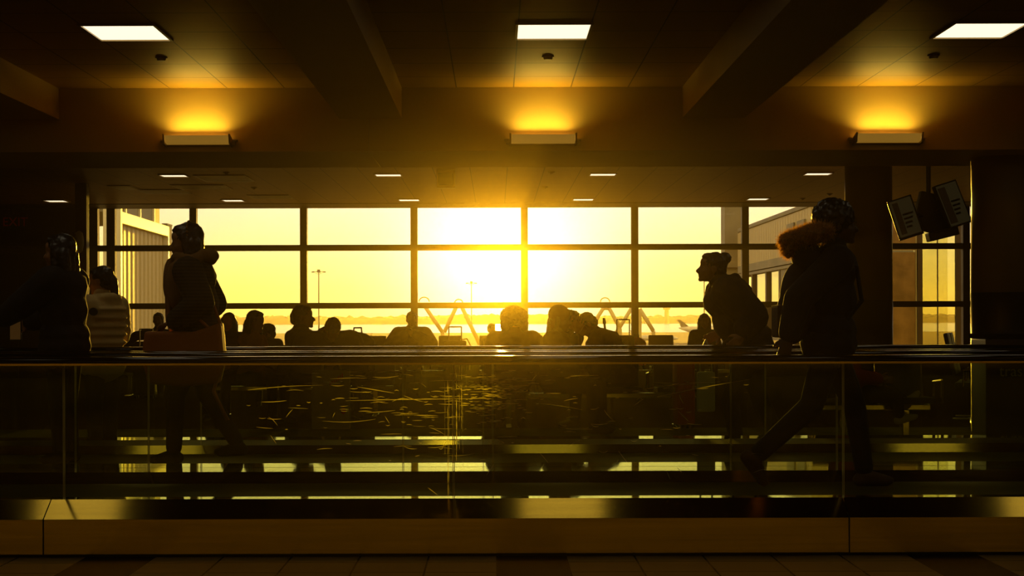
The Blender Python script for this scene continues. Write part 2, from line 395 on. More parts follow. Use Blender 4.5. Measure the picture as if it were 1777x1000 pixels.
# access panels in the lounge ceiling, left
for i, (px, py, w_, d_) in enumerate(((390, 309, 0.85, 1.3), (215, 325, 0.42, 0.9), (350, 324, 0.95, 1.0), (285, 332, 0.85, 1.0), (470, 341, 0.8, .9))):
    D = (ZC - HC) * F / (VY - py - (px - VX) * ROLL); q = P(px, py, D)
    labs = ['pale rectangular ceiling panel right of the first lounge light', 'leftmost pale ceiling panel over the left window', 'pale ceiling panel over the left mullion', 'pale ceiling panel over the grey cladding outside', 'faint ceiling panel between the two left mullions']
    t = thing('ceiling_vent', labs[i], 'vent', (q.x, D, ZC))
    MB().box((-w_/2, -d_/2, -0.012), (w_/2, d_/2, 0)).build('frame', M['fixture'], t)
    f = MB()
    for j in range(6): f.box((-w_/2 + .03, -d_/2 + .04 + j * d_/6, -0.018), (w_/2 - .03, -d_/2 + .04 + (j + .6) * d_/6, -0.012))
    f.build('louvre', M['white'], t)

# ------------------------------------------------------------ columns
def column(px0, px1, D, pyband, label, n):
    x0, x1 = P(px0, 500, D).x, P(px1, 500, D).x
    r = (x1 - x0) / 2; cx = (x0 + x1) / 2
    zb_ = P((px0 + px1) / 2, pyband, D).z
    t = thing('column', label, 'column', (cx, D, 0))
    top = ZC
    MB().tube((0, 0, zb_), (0, 0, top), r, r, 48).build('shaft', M['column'], t, True)
    MB().tube((0, 0, 0.0), (0, 0, zb_), r + 0.004, r + 0.004, 48).build('wainscot', M['black'], t, True)
    MB().tube((0, 0, 0.0), (0, 0, 0.12), r + 0.012, r + 0.012, 48).build('base_ring', M['chrome'], t, True)
    return t
M['column'] = mat('column_paint', (0.42, 0.27, 0.08), 0.35, spec=0.5)
column(1687, 1806, 18.75, 508, 'round column at the right edge with dark lower band beside the bin', 1)
column(1467, 1548, 26.0, 521, 'round column behind the walking figure in the fur hood', 2)

# ------------------------------------------------------------ moving walkways
def smooth_rail_profile(yc, z0, wd, ht):
    pts = []
    for k in range(16):
        a = 2 * math.pi * k / 16
        c, s_ = math.cos(a), math.sin(a)
        pts.append((yc + wd / 2 * math.copysign(abs(c) ** 0.4, c), z0 + ht / 2 + ht / 2 * math.copysign(abs(s_) ** 0.4, s_)))
    return pts
ZR = 1.017
def balustrade(t, y, zbase, joints, scratch_glint=0, rail_h=0.036, xr=(-12.0, 13.0)):
    MB().prism(smooth_rail_profile(y, ZR - rail_h, 0.15, rail_h), 'x', xr[0], xr[1]).build('handrail', M['rubber'], t, True)
    MB().box((xr[0], y - 0.02, ZR - rail_h - 0.010), (xr[1], y + 0.02, ZR - rail_h + 0.004)).build('rail_guide', M['steel'], t)
    js = [xr[0]] + joints + [xr[1]]
    for a, b in zip(js[:-1], js[1:]):
        g = MB().box((a + 0.003, y - 0.005, zbase - 0.05), (b - 0.003, y + 0.005, ZR - rail_h - 0.008)).build('glass_panel', M['glass_rail'], t)
        # ground edges of the pane catch the light
        for xx in (a + 0.0035, b - 0.0035): MB().box((xx - 0.0016, y - 0.0056, zbase), (xx + 0.0016, y + 0.0056, ZR - rail_h - 0.01)).build('ground_edge', M['glass_edge'], g)
def joints(px, y, pitch):
    x = P(px, 700, y).x
    while x > -11.8: x -= pitch
    o = []
    while x < 12.8:
        if x > -11.8: o.append(x)
        x += pitch
    return o
TY, TZ = 0.16, 0.085
near = thing('moving_walkway', 'nearer moving walkway with scratched glass balustrade and brushed steel skirt', 'moving walkway', (0, 0, 0))
XA, XB = -12.0, 13.0
# skirt panels with open joints, kick recess below
sj = [XA] + [P(px, 930, 8.76).x for px in (75,)] + [P(1474, 930, 8.76).x] + [P(1474, 930, 8.76).x + 4.08, XB]
sj = sorted(set([XA, P(75, 930, 8.76).x - 8.16, P(75, 930, 8.76).x - 4.08] + sj[1:]))
for a, b in zip(sj[:-1], sj[1:]):
    MB().box((a + 0.003, 8.76, 0.018), (b - 0.003, 8.79, 0.196), 0.002).build('skirt_panel', M['steel'], near)
    MB().prism([(8.76, 0.196), (8.92, 0.281), (8.92, 0.262), (8.775, 0.19)], 'x', a + 0.003, b - 0.003).build('sloped_deck', M['steel_bright'], near)
MB().box((XA, 8.795, 0.0), (XB, 8.9, 0.19)).build('plinth', M['black'], near)
MB().box((XA, 8.921, 0.19), (XB, 9.06, 0.279)).build('deck_ledge', M['steel_mirror'], near)
def pallets(t, y0, y1, z):
    f = MB(); f.box((XA, y0, 0.0), (XB, y1, z - 0.012))
    k = y0 + 0.01
    while k < y1 - 0.01:
        f.box((XA, k, z - 0.012), (XB, k + 0.012, z)); k += 0.03
    f.build('tread_pallet', M['pallet'], t)
pallets(near, 9.062, 9.985, 0.26)
MB().prism([(9.99, 0.26), (10.108, 0.317), (10.108, 0.24), (9.99, 0.24)], 'x', XA, XB).build('sloped_deck', M['steel_bright'], near)
MB().box((XA, 9.99, 0.0), (XB, 10.40, 0.238)).build('plinth', M['black'], near)
MB().box((XA, 10.11, 0.24), (XB, 10.40, 0.317)).build('deck_ledge', M['steel_mirror'], near)
balustrade(near, 8.965, 0.279, joints(787, 8.965, 2.02))
balustrade(near, 10.15, 0.317, joints(258, 10.15, 2.02))
far = thing('moving_walkway', 'farther moving walkway behind the middle steel ledge', 'moving walkway', (0, 0, 0))
MB().box((XA, 10.42, 0.0), (XB, 10.72, 0.317)).build('deck_ledge', M['steel_mirror'], far)
pallets(far, 10.722, 12.205, 0.26)
MB().prism([(12.21, 0.26), (12.311, 0.314), (12.311, 0.24), (12.21, 0.24)], 'x', XA, XB).build('sloped_deck', M['steel_bright'], far)
MB().box((XA, 12.21, 0.0), (XB, 13.2, 0.238)).build('plinth', M['black'], far)
MB().box((XA, 12.312, 0.24), (XB, 12.88, 0.312)).build('ledge_cover', M['black'], far)
MB().box((XA, 12.882, 0.24), (XB, 13.2, 0.314)).build('deck_ledge', M['steel_mirror'], far)
balustrade(far, 10.66, 0.317, joints(1268, 10.66, 2.02))
balustrade(far, 12.38, 0.314, joints(1328, 12.38, 2.02))

# scratches worn into the near glass, plus modelled sun glints: slivers of roughened glass that glow when the sun is behind them
sm_ = bpy.data.materials.new('scratch_glint_glass'); sm_.use_nodes = True; t_ = sm_.node_tree; t_.nodes.clear()
o_ = N('ShaderNodeOutputMaterial', t_); tl = N('ShaderNodeBsdfTranslucent', t_); tl.inputs[0].default_value = (0.9, 0.75, 0.35, 1)
tr_ = N('ShaderNodeBsdfTransparent', t_); mi = N('ShaderNodeMixShader', t_); mi.inputs[0].default_value = 0.8
L(tr_.outputs[0], mi.inputs[1], t_); L(tl.outputs[0], mi.inputs[2], t_); L(mi.outputs[0], o_.inputs[0], t_)
M['scratch_glint'] = sm_
sc = MB(); ys = 8.9595
def sliver(x0, z0, x1, z1, wd, bend=0.0, n=6):
    pts = []
    for k in range(n + 1):
        u = k / n
        pts.append(Vector((x0 + (x1 - x0) * u, ys, z0 + (z1 - z0) * u + bend * math.sin(math.pi * u))))
    d = (pts[-1] - pts[0]).normalized(); nrm = Vector((-d.z, 0, d.x))
    up = [sc.bm.verts.new(p + nrm * wd * math.sin(math.pi * (0.06 + 0.88 * k / n))) for k, p in enumerate(pts)]
    dn = [sc.bm.verts.new(p - nrm * wd * math.sin(math.pi * (0.06 + 0.88 * k / n))) for k, p in enumerate(pts)]
    for k in range(n): sc.bm.faces.new((up[k], up[k + 1], dn[k + 1], dn[k]))
def zpx(py, px=860): return P(px, py, ys).z
def xpx(px): return P(px, 700, ys).x
for _ in range(230):
    cx = rnd.gauss(800, 120) if rnd.random() < 0.7 else rnd.uniform(420, 1340)
    cy_ = rnd.triangular(638, 800, 668)
    ln = rnd.choice((6, 10, 14, 22, 40)) * rnd.uniform(0.6, 1.4)
    sl = rnd.gauss(0, 0.05)
    sliver(xpx(cx - ln / 2), zpx(cy_), xpx(cx + ln / 2), zpx(cy_) - sl * ln * ys / F, rnd.uniform(0.0006, 0.0017), rnd.gauss(0, 0.003))
for _ in range(170):      # extra scratches crowded below the sun, density standing in for its glint
    cx = rnd.gauss(852, 26); cy_ = rnd.triangular(640, 745, 672); ln = rnd.uniform(4, 16)
    sliver(xpx(cx - ln / 2), zpx(cy_), xpx(cx + ln / 2), zpx(cy_), rnd.uniform(0.0008, 0.0022))
for _ in range(34):       # odd diagonal nicks
    cx, cy_ = rnd.uniform(430, 1330), rnd.uniform(640, 830); a = rnd.uniform(-1.2, 1.2); ln = rnd.uniform(8, 26)
    sliver(xpx(cx), zpx(cy_), xpx(cx) + math.cos(a) * ln * ys / F, zpx(cy_) + math.sin(a) * ln * ys / F, 0.0012, rnd.gauss(0, .004))
for x0, y0, x1, y1, b in ((620, 671, 684, 682, 0), (1120, 676, 1250, 664, .006), (676, 735, 668, 722, 0), (745, 742, 771, 754, .004), (990, 773, 1006, 764, 0), (718, 664, 740, 672, .01), (680, 697, 712, 693, .01), (700, 686, 735, 697, -.004), (600, 695, 850, 692, .002), (430, 676, 560, 668, .006), (640, 643, 760, 640, -.01), (742, 846, 760, 860, 0), (720, 792, 728, 790, 0), (1140, 690, 1300, 660, .004), (930, 700, 1010, 712, .004), (560, 730, 652, 727, -.01)):
    sliver(xpx(x0), zpx(y0), xpx(x1), zpx(y1), 0.0014, b, 10)
for x, a, b, wd in ((777, 660, 862, .0016), (779, 636, 862, .0008), (785, 690, 800, .001), (792, 640, 800, .0030), (801, 634, 745, .0014), (803, 700, 812, .0006), (797, 633, 780, .001), (772, 660, 790, .0005)):  # upright streaks standing in for the sun glint at the pane joint
    z0, z1 = zpx(a), zpx(b)
    for k in range(9):
        u, v = k / 9, (k + 1.05) / 9
        if rnd.random() < 0.12: continue
        sliver(xpx(x) + rnd.gauss(0, .0005), z0 + (z1 - z0) * u, xpx(x) + rnd.gauss(0, .0005), z0 + (z1 - z0) * v, wd * rnd.uniform(.5, 1.2))
so = sc.build('scratch_glint_marks', M['scratch_glint'], near); so['kind'] = 'stuff'

# ------------------------------------------------------------ outside
M['field'] = mat('dry_grass_field', (0.20, 0.12, 0.02), 0.95, var=0.35, vscale=0.02, vstretch=(1, 3, 1))
M['water'] = mat('bay_water', (0.5, 0.42, 0.22), 0.12, spec=0.9, bump=0.0)
M['tree'] = mat('hazy_trees', (0.10, 0.06, 0.015), 0.9, var=0.3, vscale=0.05)
M['clad'] = mat('pale_cladding', (0.48, 0.37, 0.13), 0.5)
M['clad_grey'] = mat('grey_cladding', (0.22, 0.19, 0.11), 0.6, var=0.15, vscale=1)
ZG = -4.0
struct(MB().box((-900, 38, ZG - 1), (900, 720, ZG)).build('ground_outside', M['field']))
w_ = MB().box((-2500, 720.5, ZG - 1), (2500, 2600, ZG - 0.3)).build('bay_water', M['water']); w_['kind'] = 'stuff'; tag(w_, 'pale band of bay water beyond the airfield grass', 'water', kind='stuff')
fs = MB(); x = -1500.0
fs.box((-2500, 2601, ZG - 1), (2500, 2750, ZG + 8.5))
while x < 1500:
    h = 10.5 + 3.0 * noise.noise(Vector((x * 0.006, 1.3, 0))) + 1.6 * noise.noise(Vector((x * 0.04, 3.3, 0)))
    fs.ell((x, 2628 + rnd.uniform(-8, 20), ZG + 2), (9 + rnd.random() * 8, 9, h + rnd.uniform(-1.2, 1.4)), sub=2, jag=0.25, js=2)
    x += 9
o = fs.build('far_tree_line', M['tree']); tag(o, 'low hazy line of trees along the far shore', 'trees', kind='stuff')
# distant control tower on the far shore
q = P(1157, 548, 2580)
t = thing('control_tower', 'tiny hazy tower rising above the far tree line', 'tower', (q.x, 2580, ZG))
MB().tube((0, 0, 0), (0, 0, 22), 4, 3).build('shaft', M['tree'], t); MB().tube((0, 0, 20), (0, 0, 25), 5, 6).build('cab', M['tree'], t)

def light_mast(px, ptop, D, label):
    q = P(px, ptop, D)
    t = thing('light_mast', label, 'light mast', (q.x, D, ZG), 0)
    h = q.z - ZG
    MB().tube((0, 0, 0), (0, 0, h), 0.28, 0.16).build('mast', M['mastm'], t)
    MB().tube((-2.0, 0, h - .3), (2.0, 0, h - .3), .1).tube((0, -2.0, h - .3), (0, 2.0, h - .3), .1).tube((-2.0, 0, h - .3), (0, 0, h - 1.3), .07).tube((2.0, 0, h - .3), (0, 0, h - 1.3), .07).build('crossarm', M['mastm'], t)
    for k in range(4):
        a = k * math.pi / 2
        MB().box((2 * math.cos(a) - .45, 2 * math.sin(a) - .45, h - .65), (2 * math.cos(a) + .45, 2 * math.sin(a) + .45, h - .25), .05).build('floodlight', M['mastm'], t)
    MB().box((-.5, -.5, h - .2), (.5, .5, h + .4), .05).build('beacon', M['mastm'], t)
M['mastm'] = mat('galvanised_mast', (0.16, 0.10, 0.04), 0.5)
light_mast(553, 470, 600, 'tall floodlight mast standing left of centre on the airfield')
light_mast(818, 490, 760, 'faint floodlight mast in the sun glow at centre')
light_mast(1222, 471, 600, 'tall floodlight mast behind the leaning woman')
light_mast(1305, 470, 620, 'floodlight mast seen through the glazed jet bridge at right')
# shrubs on the grass
for i, (px, py, lab) in enumerate(((640, 578, 'small bare shrub on the grass left of the seated reader'), (865, 580, 'small shrub in the glare behind the child'))):
    D = 330; q = P(px, py, D); t = thing('shrub', lab, 'shrub', (q.x, D, ZG))
    f = MB()
    for k in range(24):
        a = rnd.uniform(0, 6.28); f.tube((0, 0, 0.3), (1.6 * math.cos(a) * rnd.random(), 1.2 * math.sin(a), rnd.uniform(1, 2.9)), 0.07, 0.02, 5)
    f.build('twigs', M['tree'], t); MB().tube((0, 0, 0), (0, 0, .8), .12, .08).build('stem', M['tree'], t)

# jet bridge with ribbed cladding, left
x_ = -9.86
t = thing('jet_bridge', 'ribbed pale jet bridge wall outside the leftmost window', 'jet bridge', (x_, 45, ZG), math.atan2(0.14, 7.0))
f = MB(); LJ = 7.0; y = 0.0
f.box((-0.10, 0, 0), (0.0, LJ, 7.75))
while y < LJ - 0.5:
    vs = [(0.0, y + 0.04), (0.035, y + 0.16), (0.035, y + 0.44), (0.0, y + 0.56)]
    b0 = [f.bm.verts.new((a, b, 0)) for a, b in vs]; b1 = [f.bm.verts.new((a, b, 7.75)) for a, b in vs]
    for k in range(3): f.bm.faces.new((b0[k], b0[k + 1], b1[k + 1], b1[k]))
    y += 0.62
f.build('ribbed_wall', M['clad'], t)
MB().box((-0.2, -0.1, 7.75), (0.16, LJ + .2, 8.06), 0.02).build('fascia', M['white'], t)
MB().box((-0.3, -0.25, 0), (0.16, -0.05, 8.6), 0.01).build('corner_post', M['white'], t)
MB().box((-0.1, LJ + .02, 0), (0.16, LJ + .2, 8.0), 0.01).build('corner_post', M['white'], t)
MB().box((-3.0, 0.0, 8.06), (-0.1, LJ, 10.0)).build('upper_storey', M['clad_grey'], t)
for y in (1.5, 3.6, 5.8): MB().box((-0.12, y, 8.06), (-0.04, y + 0.10, 10.0)).build('upper_mullion', M['white'], t)
t = thing('service_duct', 'narrow grey duct standing just right of the ribbed jet bridge wall', 'duct', (P(285, 500, 54).x, 54, ZG))
MB().box((-.06, 0, 0), (.10, .8, P(287, 391, 54).z - ZG), .01).build('casing', M['clad_grey'], t)
MB().box((-.07, -.02, P(287, 391, 54).z - ZG), (.11, .82, P(287, 391, 54).z - ZG + .06), .01).build('cap', M['clad_grey'], t)
# jet bridge on the right: clad box above a glazed passage
t = thing('jet_bridge', 'pale clad jet bridge over a glazed passage outside the right windows', 'jet bridge', (8.05, 44, 0))
f = MB(); f.box((0, 0, 2.95), (2.6, 13.0, 4.1))
y = 0.0
while y < 12.9: f.box((-0.02, y, 2.95), (0.0, y + 0.40, 4.05)); y += 0.43
f.build('clad_wall', M['clad'], t)
MB().box((-0.05, -0.05, 4.08), (2.7, 13.1, 4.2), .02).build('roof_edge', M['clad_grey'], t)
MB().box((-0.06, 0, 2.72), (2.6, 13.0, 2.95)).box((-0.1, 0, 2.60), (2.6, 13.0, 2.68)).build('bottom_beam', M['clad_grey'], t)
for y in (0.7, 2.3): MB().box((-0.07, y, 3.1), (-0.025, y + 1.1, 3.8)).build('side_window', M['clad_grey'], t)
for y in (0.0, 2.2, 4.6, 7.0, 9.8, 12.8): MB().box((-0.06, y, -4), (0.12, y + 0.22, 2.6)).build('post', M['frame'], t)
for y0, y1 in ((0.22, 2.2), (4.82, 7.0), (7.22, 9.8)): MB().quad([(0.02, y0, -1), (0.02, y1, -1), (0.02, y1, 2.6), (0.02, y0, 2.6)]).build('glazing', M['glass_window'], t)
MB().box((-0.04, 2.42, 0.9), (0.06, 4.6, 2.6)).build('grey_panel', M['clad_grey'], t)
MB().box((-0.05, 0, 0.6), (0.10, 13.0, 0.75)).box((-0.05, 0, -1), (0.10, 13.0, -.6)).build('passage_rail', M['clad_grey'], t)
# grey tower
xa, xb = P(1258, 500, 58).x, P(1289, 500, 58).x
t = thing('grey_pier', 'tall grey concrete pier with pipes outside, left of the right jet bridge', 'pier', (xa, 58, ZG))
MB().box((0, 0, 0), (xb - xa, 1.0, 12), .02).build('shaft', M['clad_grey'], t)
f = MB()
for z in (1.2, 2.0, 2.35, 2.9, 3.6): f.box((-.02, -0.08, z + 4), (xb - xa + .02, -0.02, z + 4.05))
f.build('band', M['frame'], t)
MB().tube((xb - xa + .06, -.05, 0), (xb - xa + .06, -.05, 11), .05).build('pipe', M['clad'], t)
q = P(1254, 461, 58); MB().path([(0, -.05, q.z - ZG), (-.13, -.05, q.z - ZG), (-.13, -.05, q.z - ZG - .25)], .03).build('bracket_arm', M['frame'], t)

# glazed vestibule outside at the right
D = 40.0
t = thing('glazed_vestibule', 'glazed vestibule with panel coloured like a hall reflection outside the far right window', 'vestibule', (0, D, 0))
def vx(px): return P(px, 500, D).x
M['reflection_panel'] = mat('reflection_brown_panel', (0.30, 0.17, 0.05), 0.25, var=0.35, vscale=2.2)  # brown stands in for the hall interior reflected in the pane
MB().box((vx(1545), -.02, -1), (vx(1588), .02, 2.75)).build('reflection_panel', M['reflection_panel'], t)
MB().box((vx(1545), -.02, 2.8), (vx(1600), .02, 4.5)).build('reflection_panel', M['reflection_panel'], t)
MB().box((vx(1592), -.06, -4), (vx(1600), .1, 5)).build('post', M['frame'], t)
MB().box((vx(1588.5), -.03, -4), (vx(1590.5), .1, 5)).build('post', M['clad'], t)
MB().box((vx(1626.4), -.03, -4), (vx(1627.6), .03, 5)).build('glazing_bar', M['frame'], t)
M['tint'] = glass_mat('tinted_glass', (0.80, 0.78, 0.50), 0.06)
MB().quad([(vx(1600), 0, -1), (vx(1660), 0, -1), (vx(1660), 0, 5), (vx(1600), 0, 5)]).build('glazing', M['tint'], t)
MB().quad([(vx(1600), .8, -1), (vx(1660), .8, -1), (vx(1660), .8, 5), (vx(1600), .8, 5)]).build('glazing', M['tint'], t)
MB().box((vx(1659), -.05, -4), (vx(1667), .1, 5)).build('post', M['frame'], t)
MB().box((vx(1667.5), -.05, -4), (vx(1670), .1, 5)).build('post', M['clad'], t)

# zigzag reflections in the window glass, built as solid tubes outside
M['strut'] = mat('pale_reflection', (0.85, 0.65, 0.22), 0.5)
def zig(name_label, pts, D, caps):
    o = thing('zigzag_reflection', name_label, 'frame', P(pts[0][0], pts[0][1], D) * 1.0)
    base = o.location.copy()
    for a, b, r in [(pts[i], pts[i + 1], 0.055) for i in range(len(pts) - 1)]:
        MB().tube(P(*a, D) - base, P(*b, D) - base, r, r, 10).build('strut', M['strut'], o, True)
    for cx, cy_, rr in caps:
        q = []
        for k in range(9):
            an = math.pi * k / 8
            q.append(P(cx + rr * math.cos(an), cy_ - rr * 0.9 * math.sin(an), D) - base)
        MB().path(q, 0.016, 8).build('hoop', M['strut'], o)
    lo = sorted(pts, key=lambda p_: -p_[1])[:2]
    xs_ = sorted(P(p_[0], 0, D).x for p_ in pts); zr = P(860, 606, D).z
    for p_ in lo: MB().tube(P(*p_, D) - base, Vector((P(*p_, D).x, D, zr)) - base, .05).build('strut', M['strut'], o)
    MB().tube(Vector((xs_[0], D, zr)) - base, Vector((xs_[-1], D, zr)) - base, .06).build('bottom_rail', M['strut'], o)
    for xx in (xs_[0], xs_[-1]): MB().tube(Vector((xx, D, zr)) - base, Vector((xx, D, ZG)) - base, .07).build('post', M['strut'], o)
zig('pale zigzag window reflection built as tubes outside behind the suitcase with raised handle', [(736, 530), (768, 577), (771, 577), (793, 530), (800, 530), (832, 597)], 46, [(736, 524, 9), (796, 526, 7)])
zig('pale zigzag window reflection built as tubes outside left of the broad mullion', [(1029, 563), (1047, 535), (1057, 535), (1076, 570), (1069, 578), (1096, 535)], 46, [(1050, 524, 8)])
zig('pale sloping window reflection built as a tube outside right of the broad mullion', [(1110, 536), (1134, 575)], 46, [])

# parked aircraft far away
def airplane(px, D, flip, label, sc_):
    q = P(px, 572, D)
    t = thing('airplane', label, 'airplane', (q.x, D, ZG), 0); s_ = sc_
    f = MB()
    st = [(0, .15, 3.2), (1, .5, 3.0), (4, 1.2, 2.6), (8, 1.5, 2.4), (20, 1.5, 2.4), (23, 1.3, 2.3), (25, .7, 2.1), (26, .2, 2.0)]
    rings = []
    for x, r, z in st: rings.append([f.bm.verts.new((x * s_, r * s_ * math.cos(a), z * s_ + r * s_ * math.sin(a))) for a in [2 * math.pi * k / 14 for k in range(14)]])
    for a, b in zip(rings[:-1], rings[1:]):
        for k in range(14): f.bm.faces.new((a[k], a[(k + 1) % 14], b[(k + 1) % 14], b[k]))
    f.build('fuselage', M['white'], t, True)
    MB().prism([(0, 0), (0, 0), (0, 0)], 'x', 0, 0) if False else None
    f = MB(); y0 = .12 * s_
    pr = [(1 * s_, 3.3 * s_), (-.6 * s_, 6.6 * s_), (.6 * s_, 6.6 * s_), (4 * s_, 3.8 * s_)]
    f.prism(pr, 'y', -y0, y0).build('tail_fin', M['mastm'], t)
    for sg in (-1, 1):
        f = MB(); v = [(10, 1.4), (15, 1.4), (19, 12), (17.6, 12)]
        top = [f.bm.verts.new((a * s_, sg * b * s_, 2.0 * s_ + b * .05 * s_)) for a, b in [(10, 1.2), (15, 1.2), (11.2, 12), (9.8, 12)]]
        bot = [f.bm.verts.new(v_.co - Vector((0, 0, .3 * s_))) for v_ in top]
        f.bm.faces.new(top); f.bm.faces.new(bot[::-1])
        for k in range(4): f.bm.faces.new((top[k], top[(k + 1) % 4], bot[(k + 1) % 4], bot[k]))
        f.build('wing', M['white'], t)
        MB().tube((11.5 * s_, sg * 4.2 * s_, 1.3 * s_), (15 * s_, sg * 4.2 * s_, 1.3 * s_), .75 * s_).build('engine', M['white'], t)
        MB().tube((14 * s_, sg * 2 * s_, 0), (14 * s_, sg * 2 * s_, 1.6 * s_), .35 * s_).build('landing_gear', M['black'], t)
    MB().tube((23 * s_, 0, 0), (23 * s_, 0, 1.5 * s_), .25 * s_).build('landing_gear', M['black'], t)
airplane(1178, 560, False, 'white airplane parked far off behind the seated woman at right', 0.8)
airplane(1095, 400, False, 'nearer white airplane low behind the empty seats', 0.42)

# ------------------------------------------------------------ lounge seats
def bench(x0, count, D, pitch, yaw, label, group=None, width=0.44, top=0.955):
    t = thing('seat_bench', label, 'bench', (x0, D, 0), yaw, group)
    for i in range(count):
        cx = i * pitch
        MB().box((cx - width / 2, -0.24, 0.40), (cx + width / 2, 0.22, 0.46), 0.022).build('seat', M['seat'], t)
        MB().box((cx - width / 2, 0.0, 0.0), (cx + width / 2, 0.05, 0.50), 0.022, Matrix.Rotation(R(-12), 3, 'X'), (0, 0, 0)).build('backrest', M['seat'], t)
        b = t.children[-1] if False else None
    for ch in t.children: pass
    bb = [o for o in COL.objects if o.parent == t and o.name.startswith('backrest')]
    for o in bb: o.location = (0, 0.20, top - 0.49)
    MB().box((-width / 2, -0.05, 0.33), ((count - 1) * pitch + width / 2, 0.03, 0.39), 0.01).build('beam', M['chrome'], t)
    for cx in (0.0, (count - 1) * pitch):
        MB().box((cx - 0.03, -0.03, 0.0), (cx + 0.03, 0.02, 0.34), 0.005).box((cx - 0.03, -0.26, 0.0), (cx + 0.03, 0.26, 0.035), 0.01).build('leg', M['chrome'], t)
    for i in range(count + 1):
        cx = (i - 0.5) * pitch
        MB().path([(cx, 0.12, 0.42), (cx, 0.12, 0.60), (cx, -0.2, 0.62), (cx, -0.2, 0.40)], 0.014, 8).build('armrest', M['chrome'], t)
    return t
DS = 28.0
pt = P(1128, 0, DS).x - P(1058, 0, DS).x
def sx(px): return P(px, 580, DS).x
wd_ = sx(668) - sx(627)
bench(sx(647.5), 3, DS, sx(714) - sx(647.5), 0, 'row of dark lounge seats under the seated reader, left of centre', width=wd_, top=0.955)
bench(sx(852), 2, DS, pt, 0, 'pair of dark lounge seats by the child in the glare', width=wd_)
bench(sx(1080), 4, DS, pt, 0, 'row of dark lounge seats right of centre with the red backpack', width=sx(1173) - sx(1129))
DN = 21.5
def nx(px, D=DN): return P(px, 580, D).x
bench(nx(392), 4, DN, 0.62, 0, 'bench under the woman in the pale sweater', width=.46, top=.9)
bench(nx(880), 4, 19.2, 0.62, 0, 'bench under the group in the sun glow', width=.46, top=.88)
bench(nx(225, 27.5), 3, 27.5, 0.6, 0, 'bench behind the girl in the puffer jacket', width=.44, top=.88)
# tilted pale seats at the far right, seen from the side
M['seat_grey'] = mat('grey_seat_shell', (0.22, 0.20, 0.13), 0.4)
M['seat'] , keep = M['seat_grey'], M['seat']
b_ = bench(P(1680, 590, 20.6).x, 2, 20.3, 0.62, R(72), 'pair of pale grey seats in side view beside the right column', width=.5, top=1.04)
M['seat'] = keep

# ------------------------------------------------------------ people
M['skin'] = mat('skin', (0.42, 0.19, 0.06), 0.5, var=0.06, vscale=20)
M['skin_dark'] = mat('dark_skin', (0.10, 0.045, 0.018), 0.45)
M['hair_dark'] = mat('dark_hair', (0.022, 0.010, 0.004), 0.38, var=0.3, vscale=40, vstretch=(6, 6, 1), spec=0.7)
M['hair_brown'] = mat('brown_hair', (0.06, 0.025, 0.008), 0.4, var=0.3, vscale=40, vstretch=(6, 6, 1), spec=0.7)
M['hair_blond'] = mat('blond_hair', (0.50, 0.28, 0.06), 0.45, var=0.25, vscale=40, vstretch=(6, 6, 1))
M['cloth_black'] = mat('black_cloth', (0.018, 0.011, 0.006), 0.85, var=0.3, vscale=12)
M['cloth_navy'] = mat('dark_cloth', (0.035, 0.020, 0.012), 0.85, var=0.25, vscale=10)
M['cloth_brown'] = mat('brown_cloth', (0.13, 0.065, 0.02), 0.85, var=0.25, vscale=10)
M['cloth_cream'] = mat('cream_quilted_cloth', (0.85, 0.60, 0.20), 0.75, var=0.08, vscale=6)
M['cloth_rose'] = mat('rose_knit', (0.42, 0.16, 0.04), 0.9, var=0.12, vscale=14)
M['cloth_red'] = mat('red_cloth', (0.35, 0.02, 0.005), 0.8, var=0.2, vscale=10)
M['jeans'] = mat('dark_jeans', (0.03, 0.02, 0.012), 0.9, var=0.2, vscale=14)
M['shoe_pale'] = mat('pale_trainers', (0.55, 0.40, 0.16), 0.6)
M['fur'] = mat('brown_fur', (0.42, 0.20, 0.05), 0.9, var=0.5, vscale=30)
fh = bpy.data.materials.new('fur_hairs'); fh.use_nodes = True; t_ = fh.node_tree; t_.nodes.clear()
o_ = N('ShaderNodeOutputMaterial', t_); d_ = N('ShaderNodeBsdfDiffuse', t_); d_.inputs[0].default_value = (0.5, 0.24, 0.05, 1)
l_ = N('ShaderNodeBsdfTranslucent', t_); l_.inputs[0].default_value = (0.85, 0.45, 0.10, 1); x_m = N('ShaderNodeMixShader', t_); x_m.inputs[0].default_value = 0.55
L(d_.outputs[0], x_m.inputs[1], t_); L(l_.outputs[0], x_m.inputs[2], t_); L(x_m.outputs[0], o_.inputs[0], t_); M['fur_hairs'] = fh
M['scarf'] = mat('tan_scarf', (0.30, 0.15, 0.045), 0.9, var=0.1, vscale=6)
M['sole'] = mat('shoe_sole', (0.3, 0.2, 0.08), 0.7)
def striped(name, a, b, pitch, axis='Z'):
    m = bpy.data.materials.new(name); m.use_nodes = True; t = m.node_tree; bs = t.nodes['Principled BSDF']; bs.inputs['Roughness'].default_value = 0.85
    tc = N('ShaderNodeTexCoord', t); s = N('ShaderNodeSeparateXYZ', t); L(tc.outputs['Object'], s.inputs[0], t)
    a_ = N('ShaderNodeMath', t, operation='ADD'); L(s.outputs[axis], a_.inputs[0], t); a_.inputs[1].default_value = 100 * pitch
    mo = N('ShaderNodeMath', t, operation='MODULO'); L(a_.outputs[0], mo.inputs[0], t); mo.inputs[1].default_value = pitch
    lt = N('ShaderNodeMath', t, operation='LESS_THAN'); L(mo.outputs[0], lt.inputs[0], t); lt.inputs[1].default_value = pitch * .5
    mc = N('ShaderNodeMix', t, data_type='RGBA'); L(lt.outputs[0], mc.inputs[0], t); mc.inputs[6].default_value = (*a, 1); mc.inputs[7].default_value = (*b, 1)
    L(mc.outputs[2], bs.inputs['Base Color'], t); return m
